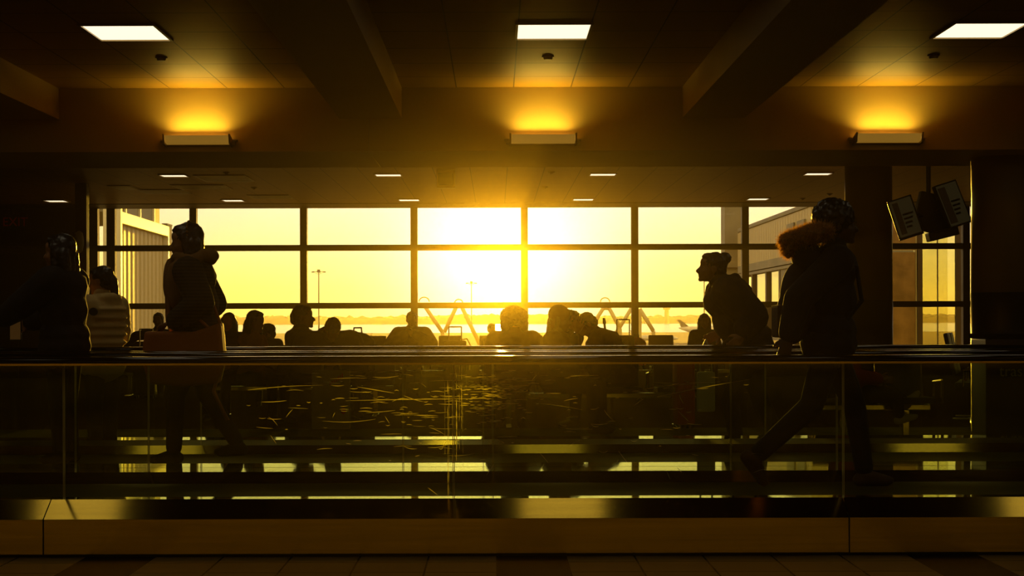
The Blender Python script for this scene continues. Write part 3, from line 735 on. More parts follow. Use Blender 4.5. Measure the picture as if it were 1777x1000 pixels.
M['stripe'] = striped('striped_knit', (0.05, 0.03, 0.012), (0.32, 0.22, 0.09), 0.035)
M['ribs'] = striped('ribbed_jacket', (0.035, 0.02, 0.008), (0.06, 0.035, 0.012), 0.022)

def cap(mb, a, b, ra, rb, flat=1.0, n=4):
    """tapered round-ended limb"""
    a, b = Vector(a), Vector(b)
    mb.tube(a, b, ra, rb, 14)
    mb.ell(a, (ra, ra, ra), sub=2); mb.ell(b, (rb, rb, rb), sub=2)

def hand(mb, wr, d, palm, s=1.0, curl=0.5, spread=0.12):
    """palm, four bent fingers of different lengths and a thumb from the side of the palm"""
    wr = Vector(wr); d = Vector(d).normalized(); pn = Vector(palm); pn = (pn - d * pn.dot(d)).normalized(); sd_ = d.cross(pn)
    def pt(u, v, w_): return wr + (d * u + sd_ * v + pn * w_) * s
    cap(mb, pt(0, 0, 0), pt(.03, 0, 0), .024 * s, .024 * s)
    for v in (-.028, -.010, .010, .028): cap(mb, pt(.02, v * .7, 0), pt(.085, v, .002), .013 * s, .0125 * s)
    for i, v in enumerate((-.030, -.010, .011, .031)):
        ln = (.062, .078, .074, .056)[i]; a = curl
        p0 = pt(.088, v, .0); dirv = v * spread / .03
        def q(l, ang, base):
            return base + (d * math.cos(ang) + pn * math.sin(ang) + sd_ * dirv).normalized() * l * s
        p1 = q(ln * .45, a * .5, p0); p2 = q(ln * .33, a * 1.2, p1); p3 = q(ln * .25, a * 1.8, p2)
        r0 = .0095 if i < 3 else .0082
        cap(mb, p0, p1, r0 * s, r0 * s * .95); cap(mb, p1, p2, r0 * s * .95, r0 * s * .88); cap(mb, p2, p3, r0 * s * .88, r0 * s * .75)
    t0 = pt(.022, -.026, .006); t1 = pt(.048, -.052, .018); t2 = pt(.072, -.062, .03); 
    cap(mb, t0, t1, .014 * s, .012 * s); cap(mb, t1, t2, .012 * s, .009 * s)

def person(label, loc, yaw, s=1.0, pose='stand', lean=0.0, head=(0, 0), arms=None, legs=None, hair='short', hairm='hair_dark', skin='skin',
           top='cloth_black', bottom='jeans', shoes='cloth_black', bulk=0.0, width=1.0, voxel=0.011, slump=0.0, hood=False, puffer=False, collar=True, glasses=False, group=None, headscale=1.0, skirt=False, seat=0.47):
    """figure facing local +X; yaw turns it; arms/legs: joints given in local metres before scaling"""
    root = thing('person', label, 'person', loc, yaw, group)
    Z = Vector((0, 0, 1))
    if pose == 'sit': hip = Vector((0, 0, (seat + 0.07) / s))
    else: hip = Vector((0, 0, .90))
    RL = Matrix.Rotation(R(lean), 3, 'Y')
    def up(x, y, z):   # torso point given relative to hip, leaned forward
        q_ = RL @ Vector((x, y, z)); return hip + q_
    def bendy(x, y, z): # upper back hunches with slump
        v = Vector((x, y, z))
        if slump and z > .25:
            rr = Matrix.Rotation(R(slump), 3, 'Y'); pv = Vector((0, 0, .25)); v = rr @ (v - pv) + pv
        return up(*v)
    neck = bendy(0, 0, .53); hd = bendy(0.015, 0, .66)
    HR = Matrix.Rotation(R(head[1]), 3, 'Z') @ Matrix.Rotation(R(lean * .35 + slump * .35 + head[0]), 3, 'Y')
    hs = headscale
    def hp(x, y, z): return hd + HR @ (Vector((x, y, z)) * hs)
    S = lambda m_: m_
    # ---- body (skin)
    b = MB()
    def ell(mb, c, r, rot=HR, sub=3, **k): mb.ell(c, [q_ * hs for q_ in r], rot, sub, **k)
    ell(b, hp(-.010, 0, .020), (.092, .074, .092)); ell(b, hp(.030, 0, -.030), (.066, .060, .078)); ell(b, hp(.045, 0, -.075), (.042, .042, .036))
    ell(b, hp(.078, 0, -.098), (.020, .022, .016)); ell(b, hp(.066, 0, .035), (.028, .052, .040)); ell(b, hp(.076, 0, .012), (.016, .045, .010))
    cap(b, hp(.082, 0, .004), hp(.112, 0, -.036), .009 * hs, .013 * hs); ell(b, hp(.100, .010, -.040), (.010, .008, .007)); ell(b, hp(.100, -.010, -.040), (.010, .008, .007))
    ell(b, hp(.090, 0, -.062), (.012, .022, .007)); ell(b, hp(.088, 0, -.074), (.012, .020, .008))
    for sg in (-1, 1):
        ell(b, hp(.072, sg * .030, -.002), (.014, .016, .012)); ell(b, hp(-.008, sg * .077, -.015), (.020, .010, .032)); ell(b, hp(.058, sg * .040, -.035), (.022, .018, .018))
    cap(b, bendy(0, 0, .47), hp(-.015, 0, -.06), .058, .052)
    # torso core
    b.ell(bendy(0, 0, .40), (.10, .15 * width, .14), RL); b.ell(up(0, 0, .2), (.10, .13 * width, .16), RL); b.ell(hip + Vector((0, 0, .02)), (.11, .155 * width, .12))
    # legs
    LG = {}
    if legs is None:
        if pose == 'sit':
            kz = .50 / s
            legs = {1: [(.44, .11, kz), (.46, .12, .08)], -1: [(.44, -.11, kz), (.46, -.12, .08)]}
        else: legs = {1: [(.01, .095, .49), (-.02, .10, .08)], -1: [(.02, -.095, .49), (.0, -.10, .08)]}
    tr = MB(); bk = bulk
    for sg in (1, -1):
        kn, an = Vector(legs[sg][0]), Vector(legs[sg][1]); h0 = hip + Vector((0, sg * .09, -.02))
        cap(b, h0, kn, .075, .052); cap(b, kn, an, .050, .036)
        cap(tr, h0, kn, .098, .070); cap(tr, kn, an + (kn - an) * .08, .068, .056)
        LG[sg] = (kn, an)
    tr.ell(hip + Vector((0, 0, .0)), (.135, .18 * width, .13))
    # arms
    tp = MB(); AR = {}
    if arms is None: arms = {}
    for sg in (1, -1):
        sh = bendy(0, sg * .175 * width, .44)
        if sg in arms: el, wr = Vector(arms[sg][0]), Vector(arms[sg][1])
        elif pose == 'sit': el, wr = sh + Vector((.04, sg * .06, -.27)), Vector((.28, sg * .12, hip.z + .12))
        else: el, wr = sh + Vector((-.02, sg * .05, -.28)), sh + Vector((.06, sg * .05, -.52))
        cap(b, sh, el, .046, .038); cap(b, el, wr, .037, .026)
        ex = arms.get('x%d' % sg, {}) if isinstance(arms, dict) else {}
        hd_ = Vector(ex.get('dir', (wr - el))); pn = Vector(ex.get('palm', (0, -sg, 0.05)))
        hand(b, wr, hd_, pn, 1.0, ex.get('curl', .6), ex.get('spread', .1))
        cap(tp, sh, el, .066 + bk, .054 + bk); 
        cuff = ex.get('cuff', .88); cap(tp, el, el + (wr - el) * cuff, .054 + bk, .042 + bk * .8)
        AR[sg] = (sh, el, wr)
    # jacket / top
    tp.ell(bendy(0, 0, .40), (.125 + bk, .185 * width + bk, .155), RL); tp.ell(up(0, 0, .22), (.125 + bk, .165 * width + bk, .19), RL)
    tp.ell(up(0.0, 0, .04), (.135 + bk, .175 * width + bk, .13), RL)
    for sg in (1, -1): cap(tp, bendy(0, 0, .47), bendy(0, sg * .165 * width, .435), .062 + bk * .5, .068 + bk)
    if skirt or pose != 'sit': tp.ell(hip + Vector((0, 0, -.04)), (.14 + bk, .185 * width + bk, .16))
    if collar: cap(tp, bendy(0, 0, .48), bendy(.005, 0, .535), .075 + bk * .3, .066 + bk * .3)
    if hood:
        for a in range(-6, 7):
            an = a / 6 * 2.2; tp.ell(bendy(-.035 - .075 * math.cos(an), .095 * math.sin(an), .50 + .01 * math.cos(an)), (.05, .05, .05))
        tp.ell(bendy(-.10, 0, .46), (.06, .09, .08))
    if puffer:
        for i in range(7):
            z = .0 + i * .07; tp.ell(bendy(0, 0, z) , (.135 + bk + .012, .185 * width + bk + .012 - .008 * abs(i - 4), .036), RL, 3)
        for sg in (1, -1):
            sh, el, wr = AR[sg]
            for i in range(4): q_ = sh.lerp(el, (i + .3) / 4); tp.ell(q_, (.072 + bk, .072 + bk, .036))
            for i in range(3): q_ = el.lerp(wr, (i + .3) / 3.4); tp.ell(q_, (.060 + bk,) * 3)
    # scale all
    def fin(mb, name, m_, vox, sm=2, **k):
        for v in mb.bm.verts: v.co *= s
        return remeshed(mb, name, m_, root, vox, sm, **k)
    fin(b, 'body', M[skin], min(voxel, .009), 1)
    fin(tp, 'jacket' if bulk > .012 or hood or puffer else 'sweater', M[top], voxel, 3)
    fin(tr, 'trousers', M[bottom], voxel, 3)
    # shoes
    for sg in (1, -1):
        kn, an = LG[sg]; sh_ = MB()
        fwd = Vector(legs.get('toe%d' % sg, (1, 0, 0))).normalized(); dn = Vector(legs.get('dn%d' % sg, (0, 0, -1))).normalized()
        cap(sh_, an - fwd * .03 + dn * .035, an + fwd * .13 + dn * .052, .043, .032); cap(sh_, an + fwd * .02 + dn * .02, an + fwd * .15 + dn * .050, .042, .026)
        sh_.ell(an + dn * .01, (.048, .045, .05))
        fin(sh_, 'shoe', M[shoes], voxel, 2)
    # hair
    h = MB(); hk = dict(sub=3)
    if hair == 'bald': return root, dict(hp=hp, s=s, bendy=bendy, AR=AR, root=root, HR=HR)
    if hair in ('short', 'long', 'pony', 'bun', 'bob', 'cap', 'messy'):
        ell(h, hp(-.022, 0, .036), (.096, .084, .088)); ell(h, hp(-.050, 0, -.01), (.062, .076, .075)); ell(h, hp(.030, 0, .078), (.055, .062, .034))
    if hair in ('long', 'bob'):
        for sg in (-1, 0, 1):
            e_ = -.14 if hair == 'bob' else -.30
            cap(h, hp(-.055, sg * .055, -.02), hp(-.055 + (-.03 if hair == 'long' else 0), sg * .070, e_), .050 * hs, .034 * hs)
        for sg in (-1, 1): cap(h, hp(.0, sg * .078, .03), hp(-.01, sg * .085, -.13), .026 * hs, .024 * hs)
    if hair == 'pony':
        ell(h, hp(-.105, 0, .0), (.035, .035, .04)); cap(h, hp(-.11, 0, -.01), hp(-.12, 0, -.20), .036, .034); cap(h, hp(-.12, 0, -.20), hp(-.10, 0, -.36), .034, .012)
    if hair == 'bun': ell(h, hp(-.095, 0, .085), (.046, .044, .044), jag=.15, js=3)
    if hair == 'curly':
        ell(h, hp(-.020, 0, .045), (.120, .105, .105), jag=.10, js=4); ell(h, hp(-.05, 0, -.01), (.085, .09, .08), jag=.1, js=4)
    if hair == 'fluffy':
        ell(h, hp(-.015, 0, .035), (.125, .135, .105), jag=.10, js=3); ell(h, hp(-.03, .09, -.05), (.06, .045, .08)); ell(h, hp(-.03, -.09, -.05), (.06, .045, .08))
    fin(h, 'hair', M[hairm], min(voxel, .009), 1, disp=.006 * (2 if hair in ('curly', 'messy', 'fluffy') else 1) * s, dscale=55)
    if glasses:
        g = MB()
        for sg in (-1, 1):
            q = [hp(.098, sg * .032 + .024 * math.cos(a), .0 + .019 * math.sin(a)) for a in [k_ * math.pi / 6 for k_ in range(13)]]
            g.path(q, .0018, 6); g.path([hp(.096, sg * .056, .004), hp(-.005, sg * .082, .006)], .002, 6)
        g.path([hp(.1, -.008, .002), hp(.1, .008, .002)], .002, 6)
        for v in g.bm.verts: v.co *= s
        g.build('glasses', M['chrome'], root)
    return root, dict(hp=hp, s=s, bendy=bendy, AR=AR, root=root, HR=HR)

RIGHT, LEFT, TOCAM, AWAY = 0.0, math.pi, -math.pi / 2, math.pi / 2
def at(px, D, z=0.0):
    q = P(px, 560, D); return (q.x, D, z)

# tall walker in the fur-trimmed hood, near walkway, going right
wl, inf = person('tall person in a dark parka with fur trimmed hood walking right on the nearer walkway', at(1438, 9.55, 0.26), RIGHT, .94,
    lean=3, head=(-3, 0), hair='curly', skin='skin_dark', top='cloth_black', bottom='jeans', shoes='cloth_brown', bulk=.030, voxel=.009, glasses=True, headscale=1.05,
    arms={1: [(-.13, .27, 1.10), (.06, .30, .90)], -1: [(-.22, -.24, 1.12), (-.28, -.26, .90)], 'x-1': dict(curl=1.0)},
    legs={1: [(.17, .10, .50), (.23, .10, .085)], -1: [(-.12, -.10, .50), (-.45, -.10, .20)], 'toe-1': (.62, 0, -.78), 'dn-1': (-.78, 0, -.62), 'toe1': (1, 0, .05)})
h = MB(); hb = inf['bendy']; s_ = inf['s']
for k in range(-9, 10):
    an = k / 9 * 1.75
    h.ell(hb(-.105 - .13 * math.cos(an), .135 * math.sin(an), .505 - .045 * math.cos(an)), (.058, .052, .048), sub=2, jag=.3, js=6)
h.ell(hb(-.16, 0, .49), (.11, .12, .05), Matrix.Rotation(R(-28), 3, 'Y'), sub=3, jag=.2, js=5)
h.ell(hb(-.235, 0, .43), (.045, .10, .055), sub=3, jag=.2, js=5)
fo = remeshed(h, 'fur_trim', M['fur'], inf['root'], .008, 1, disp=.02, dscale=60)
# fine fur hairs standing off the trim
f = MB()
pv = [v for v in fo.data.vertices]
for k in range(9000):
    v = pv[rnd.randrange(len(pv))]; n_ = v.normal + Vector((rnd.gauss(0, .45), rnd.gauss(0, .45), rnd.gauss(0, .45)))
    a = v.co; b_ = a + n_.normalized() * rnd.uniform(.015, .038); sd2 = n_.cross(Vector((rnd.random(), rnd.random(), 1))).normalized() * .0011
    f.bm.faces.new((f.bm.verts.new(a - sd2), f.bm.verts.new(a + sd2), f.bm.verts.new(b_)))
o = f.build('hood_fur', M['fur_hairs'], inf['root']); o['kind'] = 'stuff'
# hood body hanging down behind
h = MB(); h.ell(hb(-.165, 0, .41), (.065, .14, .12), sub=3); h.ell(hb(-.13, 0, .36), (.07, .14, .12), sub=3)
remeshed(h, 'hood', M['cloth_black'], inf['root'], .01, 3)
# backpack worn by the walker
bp = thing('backpack', 'dark backpack worn on the back of the tall walker', 'backpack', Vector(wl.location) + Vector((-.17, 0, 1.04)), 0)
h = MB(); h.ell((0, 0, 0), (.10, .15, .22), sub=3); h.ell((-.03, 0, -.08), (.09, .14, .16), sub=3); remeshed(h, 'bag_body', M['cloth_navy'], bp, .01, 3)
MB().box((-.13, -.11, -.2), (-.09, .11, -.02), .015).build('front_pocket', M['cloth_brown'], bp)
for sg in (-1, 1): MB().path([(.05, sg * .1, .2), (.18, sg * .12, .27), (.30, sg * .12, .18), (.33, sg * .11, .0), (.20, sg * .13, -.16), (.05, sg * .12, -.18)], .012, 8).build('shoulder_strap', M['cloth_black'], bp)

# woman with the tan bag, far walkway, going left
wz = .26
wl, inf = person('woman in a ribbed jacket and tan scarf walking left with a large tan bag', at(345, 11.45, wz), LEFT, .945,
    lean=6, head=(4, 0), hair='bob', hairm='hair_brown', top='ribs', bottom='jeans', bulk=.045, width=1.0, hood=False, headscale=1.08, voxel=.009,
    arms={1: [(-.06, .27, 1.12), (.13, .25, .985)], -1: [(-.06, -.27, 1.12), (.13, -.22, .985)], 'x1': dict(dir=(1, -.2, -.2), palm=(0, 0, -1), curl=1.1), 'x-1': dict(dir=(1, .2, -.2), palm=(0, 0, -1), curl=1.1)},
    legs={1: [(.14, .1, .49), (.16, .1, .08)], -1: [(-.03, -.1, .49), (-.26, -.1, .12)]})
hb = inf['bendy']; h = MB()
for k in range(16):
    a = k / 16 * 2 * math.pi
    h.ell(hb(-.02 + .115 * math.cos(a), .115 * math.sin(a), .535 + .018 * math.sin(3 * a)), (.05, .05, .045), sub=2)
h.ell(hb(-.13, 0, .54), (.07, .12, .055), sub=3)
h.ell(hb(.16, -.02, .40), (.05, .12, .16), sub=3); h.ell(hb(.175, -.03, .22), (.04, .11, .18), sub=3); h.ell(hb(.17, -.03, .08), (.03, .10, .10), sub=3)
h.ell(hb(.10, .13, .36), (.07, .06, .17), sub=3)
for v in h.bm.verts: v.co *= inf['s']
remeshed(h, 'scarf', M['scarf'], inf['root'], .01, 3, disp=.006, dscale=12)
h = MB()     # headband
for k in range(13):
    a = -1.6 + 3.2 * k / 12; h.ell(inf['hp'](-.02 - .01 * math.cos(a), .088 * math.sin(a), .035 + .092 * math.cos(a)), (.012, .014, .012), sub=1)
for v in h.bm.verts: v.co *= inf['s']
remeshed(h, 'headband', M['scarf'], inf['root'], .006, 1)
q0 = P(322, 590, 11.3); 
bg_ = thing('tote_bag', 'large tan tote bag hanging from the arm of the woman in the ribbed jacket', 'bag', (q0.x, 11.3, 0))
zt, zb2 = P(320, 572, 11.3).z, P(320, 612, 11.3).z - .22
h = MB(); wd2 = .245
pr = [(-wd2, zt - .01), (-wd2 - .02, (zt + zb2) / 2), (-wd2 + .02, zb2 + .02), (0, zb2), (wd2 - .02, zb2 + .02), (wd2 + .02, (zt + zb2) / 2), (wd2, zt + .045), (wd2 * .3, zt - .015)]
h.prism(pr, 'y', -.13, .05)
for v in h.bm.verts: pass
o = remeshed(h, 'bag_body', M['bagtan'] if 'bagtan' in M else mat('tan_leather', (0.55, 0.17, 0.02), .6, var=.08, vscale=3), bg_, .012, 6)
M['bagtan'] = o.data.materials[0]
MB().path([(-.16, -.04, zt - .02), (-.10, -.04, zt + .06), (.0, -.04, zt + .085), (.1, -.04, zt + .06), (.17, -.04, zt)], .011, 8).build('handle', M['bagtan'], bg_)
MB().path([(.24, -.04, zt + .02), (.19, -.04, zt + .16), (.06, -.04, zt + .30)], .010, 8).build('shoulder_strap', M['bagtan'], bg_)
MB().path([(.22, -.10, zb2 + .05), (.20, -.11, zb2 - .03), (.24, -.1, zb2 - .12), (.29, -.1, zb2 - .22)], .013, 8).build('loose_strap', M['strap'] if 'strap' in M else mat('orange_strap', (0.75, 0.28, 0.04), .5), bg_)

# dark long-haired woman on the far left
wl, inf = person('long haired woman in a dark coat at the far left reaching out to her left', at(112, 11.45, wz), R(165), .90, lean=2, hair='long', top='cloth_black', bottom='cloth_black', bulk=.05, voxel=.011, skirt=True, headscale=1.1,
    arms={1: [(.22, .24, 1.16), (.42, .15, 1.07)], -1: [(.16, -.22, 1.12), (.36, -.12, 1.04)], 'x1': dict(curl=.8), 'x-1': dict(curl=.8)})
ph = thing('phone', 'small bright phone held out by the woman at the far left', 'phone', P(27, 572, 11.4)); MB().box((-.04, -.006, -.075), (.04, .006, .075), .005).build('case', M['black'], ph)
MB().box((-.034, -.008, -.066), (.034, -.0062, .066)).build('screen', mat('phone_screen', (.10, .06, .03), .2, emit=(1, .45, .1), estr=.03), ph)

# girl in the cream puffer jacket
wl, inf = person('dark haired girl in a cream quilted puffer jacket standing behind the walkways at left', at(178, 14.2, 0), R(150), .985, lean=0, head=(4, 15), hair='pony', top='cloth_cream', bottom='cloth_black', puffer=True, bulk=.04, voxel=.011, hood=True,
    arms={1: [(.06, .27, 1.10), (.24, .16, .98)], -1: [(.06, -.27, 1.10), (.24, -.16, .98)]})
q = P(162, 541, 14.2 - .27) - Vector(wl.location); ir = Matrix.Rotation(-R(150), 3, 'Z')
bd = MB().tube((0, -.012, 0), (0, .02, 0), .032, .032, 20).build('sleeve_badge', M['black'], inf['root']); bd.location = ir @ q; bd.rotation_euler = (0, 0, -R(150))

# leaning woman with a bun
wl, inf = person('woman with hair in a bun leaning forward in a black coat and wristwatch', at(1300, 14.4, 0), LEFT, 1.09, lean=24, head=(-14, 0), hair='bun', hairm='hair_dark', top='cloth_black', bottom='jeans', bulk=.075, width=1.1, hood=True, voxel=.010,
    arms={1: [(.02, .28, 1.12), (.10, .34, .98)], -1: [(.0, -.28, 1.12), (.18, -.30, 1.0)], 'x1': dict(dir=(.7, .0, -.7), cuff=.55, curl=.9), 'x-1': dict(dir=(.8, 0, -.4), cuff=.7)},
    legs={1: [(.16, .1, .49), (.10, .1, .08)], -1: [(-.10, -.1, .48), (-.28, -.1, .12)]})
sh, el, wr = [v * inf['s'] for v in inf['AR'][1]]
dv = (wr - el).normalized(); c_ = el.lerp(wr, .80)
MB().tube(c_ - dv * .012, c_ + dv * .012, .036, .036, 20).build('wristwatch', M['chrome'], inf['root'])
tb = thing('tote_bag', 'pale canvas tote hanging beside the leaning woman behind the glass', 'bag', P(1225, 680, 14.3))
MB().box((-.072, -.05, -.165), (.072, .05, .165), .02).build('bag_body', M['paper'] if 'paper' in M else M['white'], tb)
MB().path([(-.05, 0, .16), (-.045, 0, .33), (.0, 0, .43), (.045, 0, .33), (.05, 0, .16)], .008, 6).build('handle', M['white'], tb)

# seated people
person('woman with long dark hair in a rose sweater resting her chin on her hand', at(432, 20.6), R(-32), 1.0, pose='sit', lean=4, head=(2, -6), hair='long', hairm='hair_dark', top='cloth_rose', slump=6, voxel=.012, headscale=1.12,
    arms={-1: [(.18, -.24, .92), (.16, -.06, 1.06)], 'x-1': dict(dir=(-.1, .2, 1), palm=(-1, 0, 0), curl=1.0)}, seat=.47)
person('dark haired person slumped low behind the woman in the rose sweater', at(467, 24.5), TOCAM, .80, pose='sit', lean=8, head=(10, 0), hair='fluffy', slump=6, bulk=.02, voxel=.014)
person('man in profile looking right with swept back hair and dark jacket on the lounge bench', at(524, 20.3), R(-12), 1.07, pose='sit', lean=0, head=(-2, 8), hair='short', top='cloth_navy', bulk=.03, voxel=.011, headscale=1.10, collar=True)
person('person whose head shows just behind the man in profile', at(514, 22.8), R(-20), 1.04, pose='sit', lean=2, hair='short', top='cloth_black', bulk=.02, voxel=.014)
person('person hunched over in a dark jacket with head bowed beside the backpack', at(560, 20.4), R(-70), 1.12, pose='sit', lean=22, head=(42, 0), hair='short', top='cloth_navy', bulk=.075, width=1.35, slump=26, hood=True, voxel=.013)
person('person in a striped knit leaning against the hunched one', at(582, 21.7), R(-60), .90, pose='sit', lean=30, head=(25, 0), hair='short', top='stripe', bulk=.03, width=1.1, slump=25, voxel=.013)
person('broad shouldered man facing the camera with hands raised together at his chest', at(714, DS - .02), TOCAM, 1.03, pose='sit', lean=-3, head=(4, 0), hair='short', top='cloth_brown', bulk=.045, width=1.2, collar=True, voxel=.014, headscale=1.02,
    arms={1: [(.10, .33, .80), (.26, .05, .96)], -1: [(.10, -.33, .80), (.26, -.05, .96)], 'x1': dict(dir=(.1, -1, .3), palm=(-1, 0, 0)), 'x-1': dict(dir=(.1, 1, .3), palm=(-1, 0, 0))})
person('small child sitting in the glare left of the big haired person', at(853, DS - .02), R(-60), .78, pose='sit', hair='short', voxel=.014)
person('person with wide bushy hair seen against the sun glow', at(892, 18.6), R(95), 1.0, pose='sit', hair='fluffy', hairm='hair_brown', top='cloth_brown', bulk=.05, width=1.12, headscale=1.12, voxel=.012)
wl, inf = person('woman with long blond hair and knitted hat facing right in the sun glow', at(958, 18.3), R(-15), 1.02, pose='sit', lean=6, head=(4, 0), hair='long', hairm='hair_blond', top='cloth_brown', bulk=.04, voxel=.012, headscale=1.08)
h = MB(); hp_ = inf['hp']; h.ell(hp_(-.012, -.01, .05), (.115, .105, .100), inf['HR'], 3); h.ell(hp_(-.05, -.03, -.05), (.07, .085, .12), inf['HR'], 3); h.ell(hp_(-.03, -.055, -.16), (.045, .05, .10), inf['HR'], 2)
for v in h.bm.verts: v.co *= inf['s']
remeshed(h, 'hat', M['cloth_rose'], inf['root'], .011, 2)
person('person facing right behind the blond woman, one hand raised with fingers spread', at(970, 18.8), R(-8), 1.0, pose='sit', lean=10, head=(2, 0), hair='messy', hairm='hair_brown', top='cloth_navy', bulk=.02, voxel=.010, headscale=1.02,
    arms={-1: [(.18, -.24, .86), (.22, -.28, 1.05)], 1: [(.12, .16, .86), (.22, .10, 1.02)], 'x-1': dict(dir=(.45, 0, 1), palm=(-.6, -1, 0), curl=.15, spread=.45, cuff=.8)})
person('person bent forward with bowed head and rounded back right of the raised hand', at(1074, 19.2), R(178), 1.08, pose='sit', lean=16, head=(38, 0), hair='short', top='cloth_brown', bulk=.075, slump=20, width=1.05, hood=False, voxel=.013)
person('woman with long straight dark hair and printed dark top seated alone at right', at(1222, DS - .02), TOCAM, .96, pose='sit', lean=2, head=(4, 0), hair='long', top='cloth_navy', bulk=.02, voxel=.013, headscale=1.08)
person('dark figure sitting with arm stretched over luggage left of the tan bag', at(275, 27.4), TOCAM, 1.02, pose='sit', lean=0, hair='short', top='cloth_navy', bulk=.02, voxel=.014,
    arms={-1: [(.05, -.34, .95), (.10, -.50, .80)]})
person('dark figure sitting just right of the woman in the ribbed jacket', at(397, 21.2), R(-100), .98, pose='sit', hair='long', top='cloth_black', bulk=.04, voxel=.014)
# traveller with legs stretched out, seen through the glass at right
person('person in a red jacket with legs stretched out and pale trainers at right', at(1478, 16.4), R(-8), .95, pose='sit', lean=-14, hair='short', top='cloth_red', bulk=.03, shoes='shoe_pale', voxel=.012, seat=.45,
    legs={1: [(.40, .10, .52), (.52, .06, .44)], -1: [(.42, -.10, .50), (.46, -.06, .30)], 'toe1': (.6, 0, .8), 'dn1': (.8, 0, -.6), 'toe-1': (.9, 0, .3), 'dn-1': (.3, 0, -.9)})
bench(P(1478, 560, 16.55).x - .1, 2, 16.5, .6, R(0), 'bench under the traveller with the pale trainers', width=.46, top=.86)

# ------------------------------------------------------------ luggage and small things
M['paper'] = mat('pale_paper', (0.50, 0.36, 0.13), 0.7, var=0.08, vscale=5)
M['red'] = mat('red_fabric', (0.70, 0.035, 0.008), 0.6, var=0.1, vscale=8)
def backpack(loc, rz, s, label, m, pocket=None):
    t = thing('backpack', label, 'backpack', loc, rz)
    h = MB(); h.box((-.16 * s, -.09 * s, 0), (.16 * s, .09 * s, .40 * s), .05 * s); h.ell((0, 0, .36 * s), (.15 * s, .09 * s, .10 * s), sub=3)
    remeshed(h, 'bag_body', m, t, .012, 3)
    MB().box((-.12 * s, -.13 * s, .04 * s), (.12 * s, -.085 * s, .22 * s), .02 * s).build('front_pocket', pocket or m, t)
    MB().path([(-.04 * s, 0, .44 * s), (-.035 * s, 0, .50 * s), (.035 * s, 0, .50 * s), (.04 * s, 0, .44 * s)], .009, 8).build('handle', M['black'], t)
    for sg in (-1, 1): MB().path([(sg * .09 * s, .08 * s, .38 * s), (sg * .11 * s, .15 * s, .28 * s), (sg * .11 * s, .13 * s, .10 * s), (sg * .10 * s, .08 * s, .05 * s)], .010, 6).build('shoulder_strap', M['black'], t)
    return t
def suitcase(loc, rz, w_, d_, h_, ext, label, m):
    t = thing('suitcase', label, 'suitcase', loc, rz)
    f = MB(); f.box((-w_/2, -d_/2, .05), (w_/2, d_/2, h_), .035); f.build('shell', m, t)
    f = MB()
    for k in range(5): x = -w_/2 + w_ * (k + 1) / 6; f.box((x - .006, -d_/2 - .006, .1), (x + .006, -d_/2 + .01, h_ - .06), .003)
    f.build('ribs', m, t)
    MB().path([(-.10, d_ * .3, h_ - .02), (-.10, d_ * .3, h_ + ext), (.10, d_ * .3, h_ + ext), (.10, d_ * .3, h_ - .02)], .010, 8).build('pull_handle', M['chrome'], t)
    MB().box((-.075, d_ * .3 - .014, h_ + ext - .012), (.075, d_ * .3 + .014, h_ + ext + .012), .008).build('grip', M['black'], t)
    for a in (-1, 1):
        for b in (-1, 1): MB().tube((a * (w_/2 - .04) - .012, b * (d_/2 - .04), .027), (a * (w_/2 - .04) + .012, b * (d_/2 - .04), .027), .026, .026, 14).build('wheel', M['black'], t)
    return t
q = P(616, 590, 21.0)
backpack((q.x, 21.42, .462), R(10), 1.3, 'black backpack standing on the bench right of the hunched person', M['cloth_black'])
q = P(789, 590, 27.2); suitcase((q.x, 27.45, 0), 0, .36, .24, .88, 1.2 + (556 - 566) * 27.4 / F - .88 - .012, 'dark suitcase with raised handle in front of the seat left of the sun glow', M['cloth_navy'])
q = P(800, 590, 27.0)
t = thing('duffel_bag', 'soft dark duffel bag beside the suitcase with raised handle', 'bag', (q.x + .03, 27.95, .465))
h = MB(); h.ell((0, 0, .17), (.26, .15, .17), sub=3, jag=.1, js=2); h.ell((.14, 0, .15), (.18, .14, .14), sub=3); remeshed(h, 'bag_body', M['cloth_navy'], t, .014, 3)
MB().path([(-.1, -.1, .28), (-.05, -.15, .42), (.05, -.15, .44), (.12, -.1, .30)], .010, 8).build('handle', M['paper'], t)
q = P(1104, 600, DS); backpack((q.x, DS - .02, .462), R(-6), 1.0, 'red backpack on a lounge seat beside the broad mullion', M['red'])
q = P(1084, 600, 27.2); suitcase((q.x, 27.45, 0), 0, .34, .22, .95, 1.2 + (556 - 554) * 27.4 / F - .95 - .012, 'black suitcase with tall raised handle in front of the red backpack', M['cloth_navy'])
t = thing('umbrella', 'slim dark folded umbrella leaning beside the empty seat right of the bowed person', 'umbrella', P(1057, 610, 20.9) * 1.0)
t.location.z = 0; a = P(1057, 598, 20.9).z; b = P(1048, 562, 20.9).z
MB().tube((.05, 0, .02), (-.055, 0, b), .018, .014).build('shaft', M['cloth_navy'], t); MB().tube((-.055, 0, b), (-.062, 0, b + .07), .022, .016).build('handle', M['black'], t)
q = P(575, 700, 18.9)
t = thing('shopping_bag', 'large pale shopping bag with red print standing behind the glass at left', 'bag', (q.x, 18.9, 0))
MB().box((-.205, -.09, .02), (.205, .09, .66), .01).build('bag_body', M['paper'], t)
for sg in (-1, 1): MB().path([(-.1, sg * .07, .65), (-.08, sg * .06, .80), (.08, sg * .06, .80), (.1, sg * .07, .65)], .007, 6).build('handle', M['paper'], t)
f = MB()
for k in range(7): f.box((-.01 + k * .022, -.096, .50 + k * .012), (.004 + k * .022, -.0905, .53 + k * .016), .001)
f.build('red_print', M['red'], t)
MB().ell((.14, -.092, .22), (.03, .004, .04)).build('red_print', M['red'], t)
